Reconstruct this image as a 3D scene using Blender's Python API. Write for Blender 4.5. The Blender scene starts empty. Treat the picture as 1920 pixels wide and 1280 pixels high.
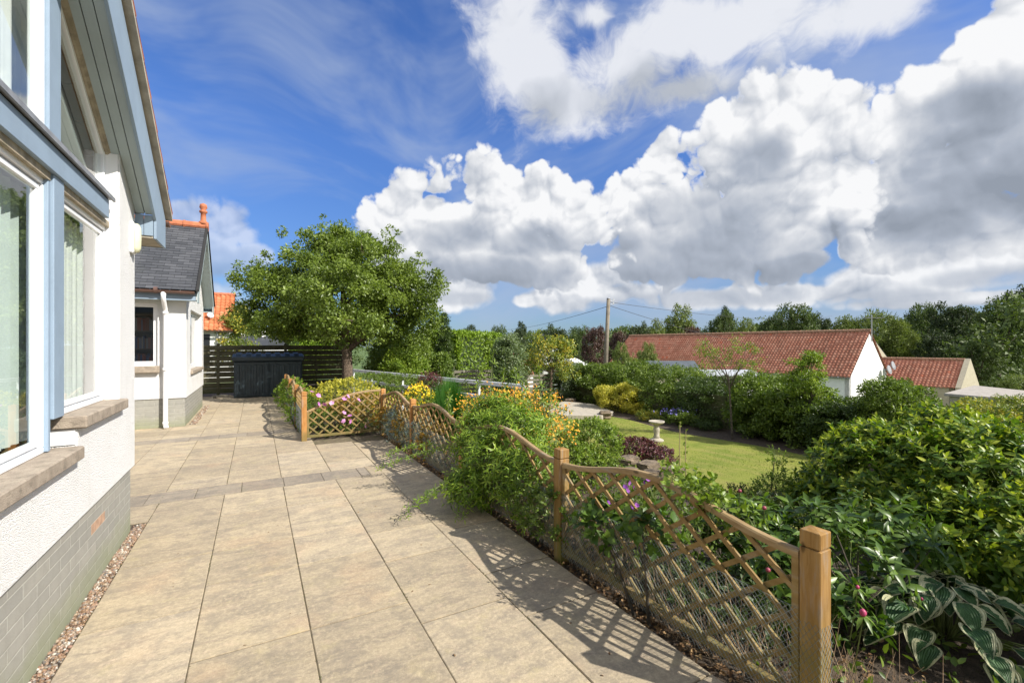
import bpy, math, random
import numpy as np
from mathutils import Vector, noise as mnoise

scene = bpy.context.scene
COL = scene.collection
R_ = math.radians
# ------------------------------------------------------------------ camera
H = 1.70                       # eye height above the patio
FPX = 853.3                    # focal length in pixels of a 1920 wide frame
HZ = 647.0                     # horizon row
YAW = math.atan(480 / FPX)
SN, CS = math.sin(YAW), math.cos(YAW)
cam_d = bpy.data.cameras.new('camera'); cam = bpy.data.objects.new('camera', cam_d); COL.objects.link(cam)
cam.location = (0, 0, H); cam.rotation_euler = (R_(90), 0, -YAW)
cam_d.lens = 16.0; cam_d.sensor_width = 36.0; cam_d.sensor_fit = 'HORIZONTAL'
cam_d.shift_y = 7.0 / 1920; cam_d.clip_start = 0.05; cam_d.clip_end = 4000
scene.camera = cam
scene.view_settings.view_transform = 'Standard'; scene.view_settings.look = 'None'
scene.view_settings.gamma = 1; scene.view_settings.exposure = 0.70

def P(px, py, d):              # pixel + distance along the view axis -> world
    r = (px - 960) / FPX
    return Vector((d * SN + r * d * CS, d * CS - r * d * SN, H - (py - HZ) / FPX * d))
def G(px, py, z=0.0):          # pixel -> point on the level z
    return P(px, py, (H - z) * FPX / (py - HZ))
def az_el(px, py):
    v = P(px, py, 1.0) - Vector((0, 0, H)); v.normalize()
    return math.atan2(v.x, v.y), math.asin(v.z)
# ------------------------------------------------------------------ sun + sky
SUN_EL, SUN_DIR = R_(40), Vector((0.58, -0.815, 0)).normalized()
tosun = Vector((SUN_DIR.x * math.cos(SUN_EL), SUN_DIR.y * math.cos(SUN_EL), math.sin(SUN_EL)))
sd = bpy.data.lights.new('sun', 'SUN'); sd.energy = 4.6; sd.angle = R_(0.53); sd.color = (1, .945, .86)
sun = bpy.data.objects.new('sun', sd); COL.objects.link(sun)
sun.rotation_euler = tosun.to_track_quat('Z', 'Y').to_euler()

world = bpy.data.worlds.new('World'); scene.world = world; world.use_nodes = True
wt = world.node_tree; wt.nodes.clear()

class NT:                      # terse node graph builder
    def __init__(s, nt): s.nt = nt
    def n(s, typ, **kw):
        nd = s.nt.nodes.new(typ)
        for k, v in kw.items():
            if k == 'inp':
                for i, val in v.items():
                    if isinstance(val, bpy.types.NodeSocket): s.nt.links.new(val, nd.inputs[i])
                    else: nd.inputs[i].default_value = val
            else: setattr(nd, k, v)
        return nd
    def m(s, op, a, b=0.0, c=None, clamp=False):
        i = {0: a, 1: b}
        if c is not None: i[2] = c
        return s.n('ShaderNodeMath', operation=op, use_clamp=clamp, inp=i).outputs[0]
    def v(s, op, a, b=(0, 0, 0), c=None):
        i = {0: a, 1: b}
        if c is not None: i[2] = c
        nd = s.n('ShaderNodeVectorMath', operation=op, inp=i)
        return nd.outputs['Value'] if op in ('LENGTH', 'DOT_PRODUCT') else nd.outputs[0]
    def mr(s, val, a, b, c=0.0, d=1.0, smooth=True):
        return s.n('ShaderNodeMapRange', interpolation_type='SMOOTHSTEP' if smooth else 'LINEAR', inp={0: val, 1: a, 2: b, 3: c, 4: d}).outputs[0]
    def mix(s, f, a, b, blend='MIX'):
        nd = s.nt.nodes.new('ShaderNodeMix'); nd.data_type = 'RGBA'; nd.blend_type = blend
        for i, val in ((0, f), (6, a), (7, b)):
            if isinstance(val, bpy.types.NodeSocket): s.nt.links.new(val, nd.inputs[i])
            else: nd.inputs[i].default_value = (*val, 1) if isinstance(val, tuple) and len(val) == 3 else val
        return nd.outputs[2]
    def noise(s, vec, scale, detail=4, rough=.5, dist=0.0, out=0, dim='3D', typ='FBM'):
        nd = s.n('ShaderNodeTexNoise', noise_dimensions=dim, noise_type=typ, inp={'Vector': vec, 'Scale': scale, 'Detail': detail, 'Roughness': rough, 'Distortion': dist})
        return nd.outputs[out]
    def ramp(s, f, stops):
        nd = s.n('ShaderNodeValToRGB', inp={0: f}); el = nd.color_ramp.elements
        while len(el) < len(stops): el.new(.5)
        for e, (p, c) in zip(el, stops): e.position = p; e.color = (*c, 1)
        return nd.outputs[0]
    def link(s, a, b): s.nt.links.new(a, b)

W = NT(wt)
geo = W.n('ShaderNodeTexCoord').outputs['Generated']
dirn = W.v('NORMALIZE', geo)
sep = W.n('ShaderNodeSeparateXYZ', inp={0: dirn})
az = W.m('ARCTAN2', sep.outputs[0], sep.outputs[1]); el = W.m('ARCSINE', sep.outputs[2])
pt = W.n('ShaderNodeCombineXYZ', inp={0: az, 1: el}).outputs[0]
# cloud heads: centre x, y, half width, half height as seen in the photograph, converted to azimuth and elevation
CA = [(760, 405, 72, 66), (905, 352, 58, 56), (830, 415, 105, 75), (1010, 372, 58, 56), (960, 430, 150, 85), (1088, 425, 56, 62), (900, 488, 165, 46), (1045, 485, 95, 50), (790, 495, 85, 50)]
CB = [(1480, 192, 68, 60), (1560, 205, 58, 50), (1415, 235, 80, 70), (1505, 285, 115, 95), (1598, 318, 56, 56), (1400, 345, 145, 95), (1235, 292, 42, 52), (1195, 372, 55, 55), (1280, 425, 145, 95), (1450, 435, 145, 90), (1240, 480, 110, 52), (1545, 385, 80, 60)]
CC = [(1900, 55, 110, 85), (1830, 145, 125, 85), (1740, 205, 105, 72), (1700, 290, 95, 80), (1715, 385, 120, 72), (1850, 300, 175, 145), (1960, 240, 190, 215), (2230, 250, 300, 280), (1775, 285, 150, 130), (1790, 235, 120, 110), (1700, 455, 170, 45), (1880, 420, 200, 70)]
CD = [(1500, 552, 400, 24), (1790, 500, 200, 44), (1650, 520, 150, 30), (1870, 475, 160, 38), (1160, 548, 120, 22), (1780, 562, 260, 18), (990, 562, 30, 14), (1012, 556, 26, 16), (1060, 560, 62, 30), (868, 542, 68, 34), (820, 560, 90, 26), (1120, 520, 80, 40), (2150, 500, 300, 60)]
CE = [(345, 402, 52, 34), (440, 425, 48, 42), (405, 485, 85, 50), (470, 480, 50, 26), (300, 560, 200, 60)]
KA = [(930, 512, 190, 36), (850, 440, 90, 34), (1000, 455, 90, 34)]
KB = [(1310, 470, 200, 62), (1330, 400, 120, 60), (1420, 300, 60, 60), (1240, 500, 130, 40), (1500, 500, 140, 30)]
KC = [(1830, 300, 190, 130), (1930, 300, 240, 160), (1740, 420, 150, 50), (1800, 200, 90, 50), (2200, 300, 300, 200)]
KD = [(1300, 560, 300, 20), (1640, 560, 160, 20), (1850, 520, 140, 24), (870, 560, 90, 16)]
SOFT = [(955, 50, 75, 110), (1000, 150, 85, 115), (1075, 195, 115, 62), (1180, 115, 120, 95), (1290, 65, 160, 90), (1430, 35, 210, 85), (1620, 5, 230, 62), (1300, 165, 120, 45), (1120, 30, 40, 30)]
KS = [(1300, 85, 210, 60), (1480, 60, 180, 50), (1060, 130, 60, 60)]
def blob_group(name, blobs):
    g = bpy.data.node_groups.new(name, 'ShaderNodeTree')
    g.interface.new_socket('V', in_out='INPUT', socket_type='NodeSocketVector')
    g.interface.new_socket('D', in_out='OUTPUT', socket_type='NodeSocketFloat')
    n = NT(g); gi = g.nodes.new('NodeGroupInput'); go = g.nodes.new('NodeGroupOutput')
    acc = None
    for (x, y, rx, ry) in blobs:
        a0, e0 = az_el(x, y)
        ra = abs(az_el(x + rx, y)[0] - az_el(x - rx, y)[0]) / 2; re = abs(az_el(x, y - ry)[1] - az_el(x, y + ry)[1]) / 2
        q = n.v('LENGTH', n.v('MULTIPLY_ADD', gi.outputs[0], (1 / ra, 1 / re, 0), (-a0 / ra, -e0 / re, 0)))
        acc = q if acc is None else n.m('SMOOTH_MIN', acc, q, .25)
    n.link(n.m('SUBTRACT', 1.0, acc), go.inputs[0])
    return g
def field(grp, p): return W.n('ShaderNodeGroup', node_tree=grp, inp={0: p}).outputs[0]
def billow(p, hi=True):
    w = W.v('MULTIPLY_ADD', W.noise(p, 6.0, 2, .5, out=1, dim='2D'), (.07, .07, 0), p)
    w = W.v('MULTIPLY_ADD', W.noise(p, 26.0, 1, .5, out=1, dim='2D'), (.014, .014, 0), w)
    acc = W.m('MULTIPLY_ADD', W.noise(w, 7.0, 7 if hi else 3, .5, dim='2D'), .95, -.45)
    for sc, am in ((11.0, .62), (25.0, .34), (56.0, .17)) if hi else ((11.0, .62), (25.0, .34)):
        d = W.n('ShaderNodeTexVoronoi', feature='F1', voronoi_dimensions='2D', inp={'Vector': w, 'Scale': sc}).outputs['Distance']
        acc = W.m('ADD', acc, W.m('MULTIPLY_ADD', W.m('MULTIPLY', d, d), -am * 1.5, am * .42))
    return acc
B0 = W.m('MULTIPLY_ADD', W.noise(pt, 42.0, 5, .62, dim='2D'), .34, W.m('SUBTRACT', billow(pt), .17)); BL = billow(pt, False)
# light comes from above and slightly from the right: compare with the puffs a little way towards it
r1 = W.m('SUBTRACT', W.m('SUBTRACT', B0, 0.0), W.m('MULTIPLY_ADD', W.noise(W.v('ADD', pt, (.005, .011, 0)), 42.0, 5, .62, dim='2D'), .34, W.m('SUBTRACT', billow(W.v('ADD', pt, (.005, .011, 0))), .17)))
r2 = W.m('SUBTRACT', BL, billow(W.v('ADD', pt, (.016, .038, 0)), False))
rel = W.m('ADD', W.m('MULTIPLY', r1, .55), W.m('MULTIPLY', r2, .50))
UP = W.v('ADD', pt, (.025, .085, 0))
STOPS = [(0.0, (1.55, 1.76, 2.12)), (.30, (2.2, 2.44, 2.88)), (.62, (3.35, 3.5, 3.78)), (.95, (4.85, 4.88, 4.95))]
def cloud_layer(under, nm, blobs, cores, kc, opac=1.0, soft=.21, lo=-.06, gain=.95, base=.69, stops=STOPS):
    g = blob_group(nm, blobs); F = field(g, pt); T = W.m('MULTIPLY_ADD', B0, gain, F); up = W.m('SUBTRACT', F, field(g, UP))
    core = W.mr(W.m('MULTIPLY_ADD', BL, .45, field(blob_group(nm + '_core', cores), pt)), -.25, .65)
    lit = W.m('ADD', W.m('MULTIPLY', rel, W.m('MULTIPLY_ADD', core, -.62, 1.0)), W.m('MULTIPLY_ADD', W.m('MINIMUM', up, .6), .30, base))
    lit = W.m('SUBTRACT', lit, W.m('MULTIPLY', core, kc))
    lit = W.m('MAXIMUM', lit, W.m('MULTIPLY', W.m('MULTIPLY', W.mr(T, .26, .0), .86), W.mr(up, -.2, .25)), clamp=True)
    return W.mix(W.m('MULTIPLY', W.mr(T, lo, lo + soft), opac), under, W.ramp(lit, stops))
sky = W.n('ShaderNodeTexSky', sky_type='NISHITA')
sky.sun_disc = False; sky.sun_elevation = SUN_EL; sky.sun_rotation = math.atan2(tosun.x, tosun.y)
sky.air_density = 1.0; sky.dust_density = .3; sky.ozone_density = 3.0; sky.altitude = 100
blue = W.mix(1.0, sky.outputs[0], W.ramp(el, [(0.0, (.30, .38, .54)), (.12, (.34, .44, .61)), (.4, (.42, .59, .90)), (.8, (.42, .60, .94))]), 'MULTIPLY')
# thin high veils
ci = W.noise(W.v('MULTIPLY', W.v('MULTIPLY_ADD', W.noise(pt, 2.0, 1, .5, out=1, dim='2D'), (.3, .3, 0), pt), (1.0, 3.2, 1)), 1.9, 5, .55, dim='2D')
blue = W.mix(W.m('MULTIPLY', W.mr(ci, .34, .70), .58), blue, (2.3, 2.75, 3.6))
# soft torn cloud overhead, then the cumulus from the farthest to the nearest
sw = W.v('MULTIPLY_ADD', W.noise(pt, 5.0, 3, .6, out=1, dim='2D'), (.12, .12, 0), pt)
sn = W.noise(W.v('MULTIPLY', sw, (1, 1.5, 1)), 7.0, 7, .60, dim='2D')
Ts = W.m('ADD', field(blob_group('veil', SOFT), pt), W.m('MULTIPLY_ADD', sn, 2.5, -1.15))
ks = W.m('ADD', W.mr(field(blob_group('veil_core', KS), sw), -.3, .8), W.m('MULTIPLY_ADD', sn, -.9, .45))
blue = W.mix(W.m('MULTIPLY', W.mr(Ts, -.25, .75), .95), blue, W.ramp(ks, [(0.0, (4.3, 4.4, 4.65)), (.45, (3.5, 3.65, 3.95)), (1.0, (2.55, 2.72, 3.0))]))
final = cloud_layer(blue, 'left_cloud', CE, [(420, 500, 90, 40), (320, 440, 60, 30)], .25, .50, .5, base=.60)
final = cloud_layer(final, 'low_band', CD, KD, .36, .95, .45, gain=.6, base=.66)
final = cloud_layer(final, 'bank', CC, KC, .54)
final = cloud_layer(final, 'tower', CB, KB, .40)
final = cloud_layer(final, 'cumulus', CA, KA, .36)
# bright broken cloud added over the unseen half of sky to raise fill light
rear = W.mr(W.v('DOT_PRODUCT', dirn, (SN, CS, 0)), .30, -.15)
fill_cloud = W.mr(W.noise(W.v('MULTIPLY', dirn, (1, 1, 1.6)), 2.4, 4, .6), .34, .50)
final = W.mix(W.m('MULTIPLY', rear, fill_cloud), final, (4.6, 4.65, 4.75))
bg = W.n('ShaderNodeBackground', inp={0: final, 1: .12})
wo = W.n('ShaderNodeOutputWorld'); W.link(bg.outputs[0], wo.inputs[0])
world.cycles.sampling_method = 'MANUAL'; world.cycles.sample_map_resolution = 512
# ------------------------------------------------------------------ helpers
rng = np.random.default_rng(7); random.seed(7)
class MB:
    """collects polygons, then links them as one mesh object"""
    def __init__(s): s.v = []; s.f = []; s.t = []; s.cur = None
    def poly(s, vs, faces):
        o = len(s.v); s.v += [tuple(p) for p in vs]; s.f += [tuple(o + i for i in f) for f in faces]
        if s.cur is not None: s.t += [s.cur] * len(vs)
        return s
    def box(s, x0, y0, z0, x1, y1, z1):
        return s.poly([(x0, y0, z0), (x1, y0, z0), (x1, y1, z0), (x0, y1, z0), (x0, y0, z1), (x1, y0, z1), (x1, y1, z1), (x0, y1, z1)],
                      [(0, 3, 2, 1), (4, 5, 6, 7), (0, 1, 5, 4), (1, 2, 6, 5), (2, 3, 7, 6), (3, 0, 4, 7)])
    def bar(s, a, b, w, t, up=(0, 0, 1)):
        """rectangular bar from a to b; t along 'up', w across"""
        a, b, up = Vector(a), Vector(b), Vector(up); d = (b - a).normalized(); sd_ = d.cross(up).normalized(); u = sd_.cross(d).normalized()
        c = []
        for p in (a, b):
            for i, j in ((-1, -1), (1, -1), (1, 1), (-1, 1)): c.append(p + sd_ * (i * w / 2) + u * (j * t / 2))
        return s.poly(c, [(0, 1, 2, 3), (7, 6, 5, 4), (0, 4, 5, 1), (1, 5, 6, 2), (2, 6, 7, 3), (3, 7, 4, 0)])
    def prism(s, pts, off):
        """extrude a planar polygon by the vector off"""
        n = len(pts); off = Vector(off); a = [Vector(p) for p in pts]; b = [p + off for p in a]
        nrm = Vector((0, 0, 0))
        for i in range(n): nrm += a[i].cross(a[(i + 1) % n])
        if nrm.dot(off) > 0: a, b = b, a
        return s.poly(a + b, [tuple(range(n)), tuple(range(2 * n - 1, n - 1, -1))] + [(i, i + n, (i + 1) % n + n, (i + 1) % n) for i in range(n)])
    def tube(s, pts, rad, n=8, cap=True):
        pts = [Vector(p) for p in pts]; k = len(pts)
        if not hasattr(rad, '__len__'): rad = [rad] * k
        vs = []; pu = None
        for i, p in enumerate(pts):
            d = (pts[min(i + 1, k - 1)] - pts[max(i - 1, 0)]).normalized()
            if pu is None: pu = d.orthogonal().normalized()
            u = (pu - d * pu.dot(d)).normalized(); pu = u; w = d.cross(u)
            for j in range(n):
                a = 2 * math.pi * j / n; vs.append(p + (u * math.cos(a) + w * math.sin(a)) * rad[i])
        fs = [(i * n + j, i * n + (j + 1) % n, (i + 1) * n + (j + 1) % n, (i + 1) * n + j) for i in range(k - 1) for j in range(n)]
        if cap: fs += [tuple(range(n - 1, -1, -1)), tuple(range((k - 1) * n, k * n))]
        return s.poly(vs, fs)
    def lathe(s, prof, c=(0, 0, 0), n=24):
        vs = [(c[0] + r * math.cos(2 * math.pi * j / n), c[1] + r * math.sin(2 * math.pi * j / n), c[2] + z) for r, z in prof for j in range(n)]
        k = len(prof)
        return s.poly(vs, [(i * n + j, i * n + (j + 1) % n, (i + 1) * n + (j + 1) % n, (i + 1) * n + j) for i in range(k - 1) for j in range(n)] + [tuple(range((k - 1) * n, k * n)), tuple(range(n - 1, -1, -1))])
    def build(s, name, mat, parent=None, smooth=False, bevel=0.0, local=False):
        o = (0, 0, 0) if local else org(parent); me = bpy.data.meshes.new(name)
        me.from_pydata([(x - o[0], y - o[1], z - o[2]) for x, y, z in s.v], [], s.f)
        if smooth: me.polygons.foreach_set('use_smooth', [True] * len(me.polygons))
        if s.t:
            at = me.attributes.new('tone', 'FLOAT', 'POINT'); at.data.foreach_set('value', s.t)
        me.materials.append(mat); ob = bpy.data.objects.new(name, me); COL.objects.link(ob)
        if parent is not None: ob.parent = parent
        if bevel:
            md = ob.modifiers.new('bevel', 'BEVEL'); md.width = bevel; md.segments = 1; md.limit_method = 'ANGLE'; md.angle_limit = R_(40)
        return ob
def org(o):
    x = Vector((0, 0, 0))
    while o is not None: x = x + Vector(o.location); o = o.parent
    return x
def tag(o, label=None, cat=None, group=None, kind=None):
    if label: o['label'] = label
    if cat: o['category'] = cat
    if group: o['group'] = group
    if kind: o['kind'] = kind
    return o
def thing(name, label, cat, loc=(0, 0, 0), group=None):
    o = bpy.data.objects.new(name, None); COL.objects.link(o); o.location = loc; o.empty_display_size = .2
    return tag(o, label, cat, group)
def npmesh(name, V, F, mat, parent=None, tone=None, kind=None, smooth=False):
    """V (n,3), F (m,3 or 4) numpy -> object"""
    me = bpy.data.meshes.new(name); m, k = F.shape
    me.vertices.add(len(V)); me.vertices.foreach_set('co', V.astype(np.float32).ravel())
    me.loops.add(m * k); me.loops.foreach_set('vertex_index', F.astype(np.int32).ravel())
    me.polygons.add(m); me.polygons.foreach_set('loop_start', np.arange(0, m * k, k, dtype=np.int32))
    me.update(calc_edges=True)
    if smooth: me.polygons.foreach_set('use_smooth', np.ones(m, dtype=bool))
    if tone is not None:
        at = me.attributes.new('tone', 'FLOAT', 'POINT'); at.data.foreach_set('value', tone.astype(np.float32))
    me.materials.append(mat); ob = bpy.data.objects.new(name, me); COL.objects.link(ob)
    if parent is not None: ob.parent = parent
    if kind: ob['kind'] = kind
    return ob
# ------------------------------------------------------------------ materials
def mat(name):
    m = bpy.data.materials.new(name); m.use_nodes = True; nt = m.node_tree
    b = nt.nodes['Principled BSDF']; return m, NT(nt), b
def oco(n): return n.n('ShaderNodeTexCoord').outputs['Object']
def pos(n): return n.n('ShaderNodeNewGeometry').outputs['Position']
def tone(n): return n.n('ShaderNodeAttribute', attribute_name='tone').outputs['Fac']
def isl(n): return n.n('ShaderNodeNewGeometry').outputs['Random Per Island']
def bump(n, b, h, dist, strength=1.0):
    n.link(n.n('ShaderNodeBump', inp={'Height': h, 'Distance': dist, 'Strength': strength}).outputs[0], b.inputs['Normal'])
def plain(name, col, rough=.6, var=.12, scale=6.0, bmp=0.0, metal=0.0, spec=.5, dirt=None):
    m, n, b = mat(name); p = pos(n)
    f = n.noise(p, scale, 5, .6)
    c = n.mix(n.mr(f, .3, .7), tuple(x * (1 - var) for x in col), tuple(min(1, x * (1 + var)) for x in col))
    if dirt: c = n.mix(n.m('MULTIPLY', n.mr(n.noise(p, dirt[1], 6, .65), .5, .75), dirt[2]), c, dirt[0])
    n.link(c, b.inputs['Base Color']); b.inputs['Roughness'].default_value = rough; b.inputs['Metallic'].default_value = metal
    b.inputs['Specular IOR Level'].default_value = spec
    if bmp: bump(n, b, n.noise(p, scale * 12, 4, .6), bmp)
    return m
def leafmat(name, dark, light, tip=None, rough=.42, trans=.35, spec=.4, st=(.1, .6, .97)):
    """leaf colours run dark -> light with the leaf's tone and its own chance; light shines through"""
    m, n, b = mat(name)
    f = n.m('ADD', n.m('MULTIPLY', tone(n), .65), n.m('MULTIPLY', isl(n), .35))
    st = [(st[0], dark), (st[1], light)] + ([(st[2], tip)] if tip else [])
    c = n.ramp(f, st); n.link(c, b.inputs['Base Color'])
    b.inputs['Roughness'].default_value = rough; b.inputs['Specular IOR Level'].default_value = spec
    tr = n.n('ShaderNodeBsdfTranslucent', inp={0: n.mix(1.0, c, (1.15, 1.25, .45), 'MULTIPLY')})
    mx = n.n('ShaderNodeMixShader', inp={0: trans, 1: b.outputs[0], 2: tr.outputs[0]})
    n.link(mx.outputs[0], n.nt.nodes['Material Output'].inputs[0]); return m
def wood(name, col, col2, moss=None, mz=(0, .5), grain=(30, 30, 4), rough=.75):
    m, n, b = mat(name); p = pos(n)
    g = n.noise(n.v('MULTIPLY', p, grain), 1.0, 6, .6, dist=.6)
    c = n.mix(n.mr(g, .3, .7), col, col2)
    c = n.mix(n.m('MULTIPLY', n.mr(n.noise(p, 3.0, 4), .45, .7), .45), c, tuple(x * .55 for x in col))
    c = n.mix(n.m('MULTIPLY', n.mr(n.noise(n.v('MULTIPLY', p, tuple(v * .5 for v in grain)), 1.0, 5, .7), .52, .72), .45), c, (sum(col2) / 3 * 1.15,) * 3)
    kn = n.n('ShaderNodeTexVoronoi', inp={'Vector': n.v('MULTIPLY', p, tuple(7.0 if v > 9 else 3.0 for v in grain)), 'Scale': 1.0}).outputs['Distance']
    c = n.mix(n.m('MULTIPLY', n.mr(kn, .10, .04), .75), c, tuple(x * .25 for x in col))
    if moss:
        z = n.n('ShaderNodeSeparateXYZ', inp={0: p}).outputs[2]
        f = n.m('MULTIPLY', n.mr(n.m('ADD', z, n.m('MULTIPLY', n.noise(p, 5.0, 4), .35)), mz[1] + .17, mz[0] + .17), n.mr(n.noise(p, 9.0, 4), .35, .6, .35, .9))
        c = n.mix(f, c, moss)
    n.link(c, b.inputs['Base Color']); b.inputs['Roughness'].default_value = rough; b.inputs['Specular IOR Level'].default_value = .25
    bump(n, b, g, .002); return m

M = {}
# sandstone slabs
def slabmat(name, base, alt, grey):
    m, n, b = mat(name); p = pos(n); t = tone(n)
    off = n.v('MULTIPLY', n.n('ShaderNodeCombineXYZ', inp={0: t, 1: t}).outputs[0], (31.0, 17.0, 0))
    q = n.v('ADD', p, off)
    w = n.v('MULTIPLY_ADD', n.noise(q, 2.2, 3, .5, out=1), (.35, .35, 0), q)
    st = n.noise(n.v('MULTIPLY', w, (1.6, 7.0, 1)), 1.0, 10, .74)          # riven bedding streaks
    big = n.noise(p, .9, 6, .65); mid = n.noise(q, 3.2, 8, .72); fine = n.noise(p, 190.0, 3, .8)
    c = n.mix(n.mr(mid, .3, .72), base, alt)
    c = n.mix(n.m('MULTIPLY', n.mr(st, .43, .64), .80), c, grey)
    c = n.mix(n.m('MULTIPLY', n.mr(n.noise(n.v('MULTIPLY', w, (5, 26, 1)), 1.0, 8, .8), .50, .66), .40), c, tuple(v * .66 for v in grey))
    c = n.mix(n.m('MULTIPLY', n.mr(big, .42, .66), .45), c, grey)
    c = n.mix(n.m('MULTIPLY', n.mr(n.noise(n.v('MULTIPLY', w, (4, 14, 1)), 1.6, 6, .7), .5, .72), .4), c, tuple(min(1, v * 1.22) for v in base))
    c = n.mix(n.m('MULTIPLY', n.mr(n.noise(q, 1.7, 4), .52, .72), .35), c, (base[0] * 1.05, base[1] * .86, base[2] * .78))
    c = n.mix(n.m('MULTIPLY', n.mr(fine, .5, .75), .45), c, tuple(x * .42 for x in base))
    c = n.mix(n.m('MULTIPLY', n.mr(n.noise(p, 70.0, 5, .8), .46, .66), .55), c, tuple(x * .62 for x in base))
    c = n.mix(n.m('MULTIPLY', n.mr(n.noise(n.v('MULTIPLY', q, (9, 16, 1)), 1.0, 6, .75), .52, .68), .38), c, (.50, .38, .285))
    c = n.mix(n.m('MULTIPLY', n.mr(n.noise(n.v('MULTIPLY', q, (3, 3, 1)), 1.3, 5, .7), .54, .70), .35), c, (.44, .38, .20))
    c = n.mix(n.m('MULTIPLY', n.mr(n.noise(p, 20.0, 6, .78), .60, .72), .60), c, (.13, .11, .075))
    c = n.mix(n.m('MULTIPLY', n.mr(n.noise(p, 36.0, 5, .8), .44, .66), .40), c, tuple(min(1, x * 1.35) for x in base))
    c = n.mix(n.m('MULTIPLY', n.mr(n.noise(p, 5.5, 7, .75), .48, .62), .50), c, grey)
    c = n.mix(1.0, c, n.ramp(t, [(0, (.90, .885, .87)), (.5, (1.02, 1.0, .97)), (1, (1.10, 1.09, 1.09))]), 'MULTIPLY')
    n.link(c, b.inputs['Base Color']); b.inputs['Roughness'].default_value = .85; b.inputs['Specular IOR Level'].default_value = .25
    bump(n, b, n.m('ADD', n.m('MULTIPLY', st, .6), n.m('ADD', n.m('MULTIPLY', fine, .22), n.m('MULTIPLY', n.noise(p, 45.0, 5, .7), .35))), .009); return m
M['slab'] = slabmat('sandstone_slab', (.48, .40, .275), (.385, .325, .23), (.24, .21, .168))
M['band'] = slabmat('grey_slab', (.335, .29, .225), (.28, .245, .195), (.19, .17, .145))
M['joint'] = plain('joint_sand', (.13, .105, .065), .95, .4, 14, .004, dirt=((.07, .09, .02), 5.0, .8))
M['soil'] = plain('soil', (.09, .062, .042), .95, .5, 25, .02)
M['grass'] = None
# rough cast render
def render_mat(name, grain, dist):
    m, n, b = mat(name); p = pos(n)
    v1 = n.n('ShaderNodeTexVoronoi', feature='F1', inp={'Vector': p, 'Scale': grain}).outputs['Distance']
    nz = n.noise(p, grain * .7, 4, .6); sp = n.noise(p, grain * .55, 3, .6)
    c = n.mix(n.mr(n.noise(p, 2.0, 5), .4, .75), (.90, .90, .89), (.85, .85, .83))
    c = n.mix(n.m('MULTIPLY', n.mr(sp, .66, .72), .55), c, (.30, .27, .22))
    c = n.mix(n.m('MULTIPLY', n.mr(n.noise(n.v('MULTIPLY', p, (6, 6, .8)), 1.5, 5, .7), .56, .74), .22), c, (.52, .50, .43))
    n.link(c, b.inputs['Base Color']); b.inputs['Roughness'].default_value = .8
    bump(n, b, n.m('ADD', n.m('MULTIPLY', v1, -1.0), nz), dist); return m
M['cast'] = render_mat('white_roughcast', 150, .010)
M['smooth_white'] = plain('smooth_white_render', (.84, .84, .83), .7, .04, 3, .001)
def brickmat(name, c1, c2, mortar, bw, bh, axis='yz', moss=True):
    m, n, b = mat(name); s_ = n.n('ShaderNodeSeparateXYZ', inp={0: pos(n)})
    u = s_.outputs[1] if axis == 'yz' else s_.outputs[0]
    vec = n.n('ShaderNodeCombineXYZ', inp={0: u, 1: s_.outputs[2], 2: 0.0}).outputs[0]
    bt = n.n('ShaderNodeTexBrick', inp={'Vector': vec, 'Color1': (*c1, 1), 'Color2': (*c2, 1), 'Mortar': (*mortar, 1), 'Scale': 1.0, 'Mortar Size': .005, 'Mortar Smooth': .3, 'Bias': 0.0, 'Brick Width': bw, 'Row Height': bh})
    p = pos(n); c = n.mix(n.m('MULTIPLY', n.mr(n.noise(p, 14.0, 5), .4, .7), .35), bt.outputs[0], tuple(x * .72 for x in c1))
    if moss: c = n.mix(n.m('MULTIPLY', n.mr(n.m('ADD', s_.outputs[2], n.m('MULTIPLY', n.noise(p, 4.0, 4), .3)), .45, .12), .55), c, (.24, .27, .13))
    n.link(c, b.inputs['Base Color']); b.inputs['Roughness'].default_value = .9; b.inputs['Specular IOR Level'].default_value = .2
    bump(n, b, n.m('ADD', n.m('MULTIPLY', bt.outputs[1], -1.0), n.m('MULTIPLY', n.noise(p, 90.0, 4), .5)), .006); return m
M['plinth'] = brickmat('grey_brick', (.335, .325, .285), (.29, .285, .255), (.46, .45, .40), .33, .075)
M['plinth_x'] = brickmat('grey_brick_front', (.335, .325, .285), (.29, .285, .255), (.46, .45, .40), .33, .075, 'xz')
M['sill'] = plain('stone_sill', (.33, .275, .215), .9, .2, 10, .006, dirt=((.10, .085, .06), 30.0, .6))
M['blue'] = plain('blue_paint', (.25, .33, .42), .6, .05, 4, 0, dirt=((.20, .26, .32), 6.0, .35))
M['soffit'] = plain('soffit_paint', (.36, .43, .44), .6, .05, 4)
M['groove'] = plain('dark_gap', (.02, .02, .02), .9)
M['upvc'] = plain('white_frame', (.86, .87, .88), .3, .02, 3)
M['grime'] = plain('grimy_board', (.33, .28, .20), .8, .3, 18, 0, dirt=((.10, .10, .05), 9.0, .7))
M['under'] = plain('verge_board', (.40, .36, .29), .8, .2, 8, .002)
M['lead'] = plain('flashing', (.22, .23, .25), .5, .2, 9)
def tilemat(name, stops, moss=(.10, .085, .06), mf=.35):
    m, n, b = mat(name); p = pos(n)
    c = n.ramp(tone(n), stops)
    c = n.mix(n.m('MULTIPLY', n.mr(n.noise(p, 1.1, 5, .6), .48, .72), mf), c, moss)
    c = n.mix(n.m('MULTIPLY', n.mr(n.noise(p, 16.0, 4, .6), .5, .75), mf * .6), c, moss)
    n.link(c, b.inputs['Base Color']); b.inputs['Roughness'].default_value = .8; b.inputs['Specular IOR Level'].default_value = .25
    bump(n, b, n.noise(p, 60.0, 4), .003); return m
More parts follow.
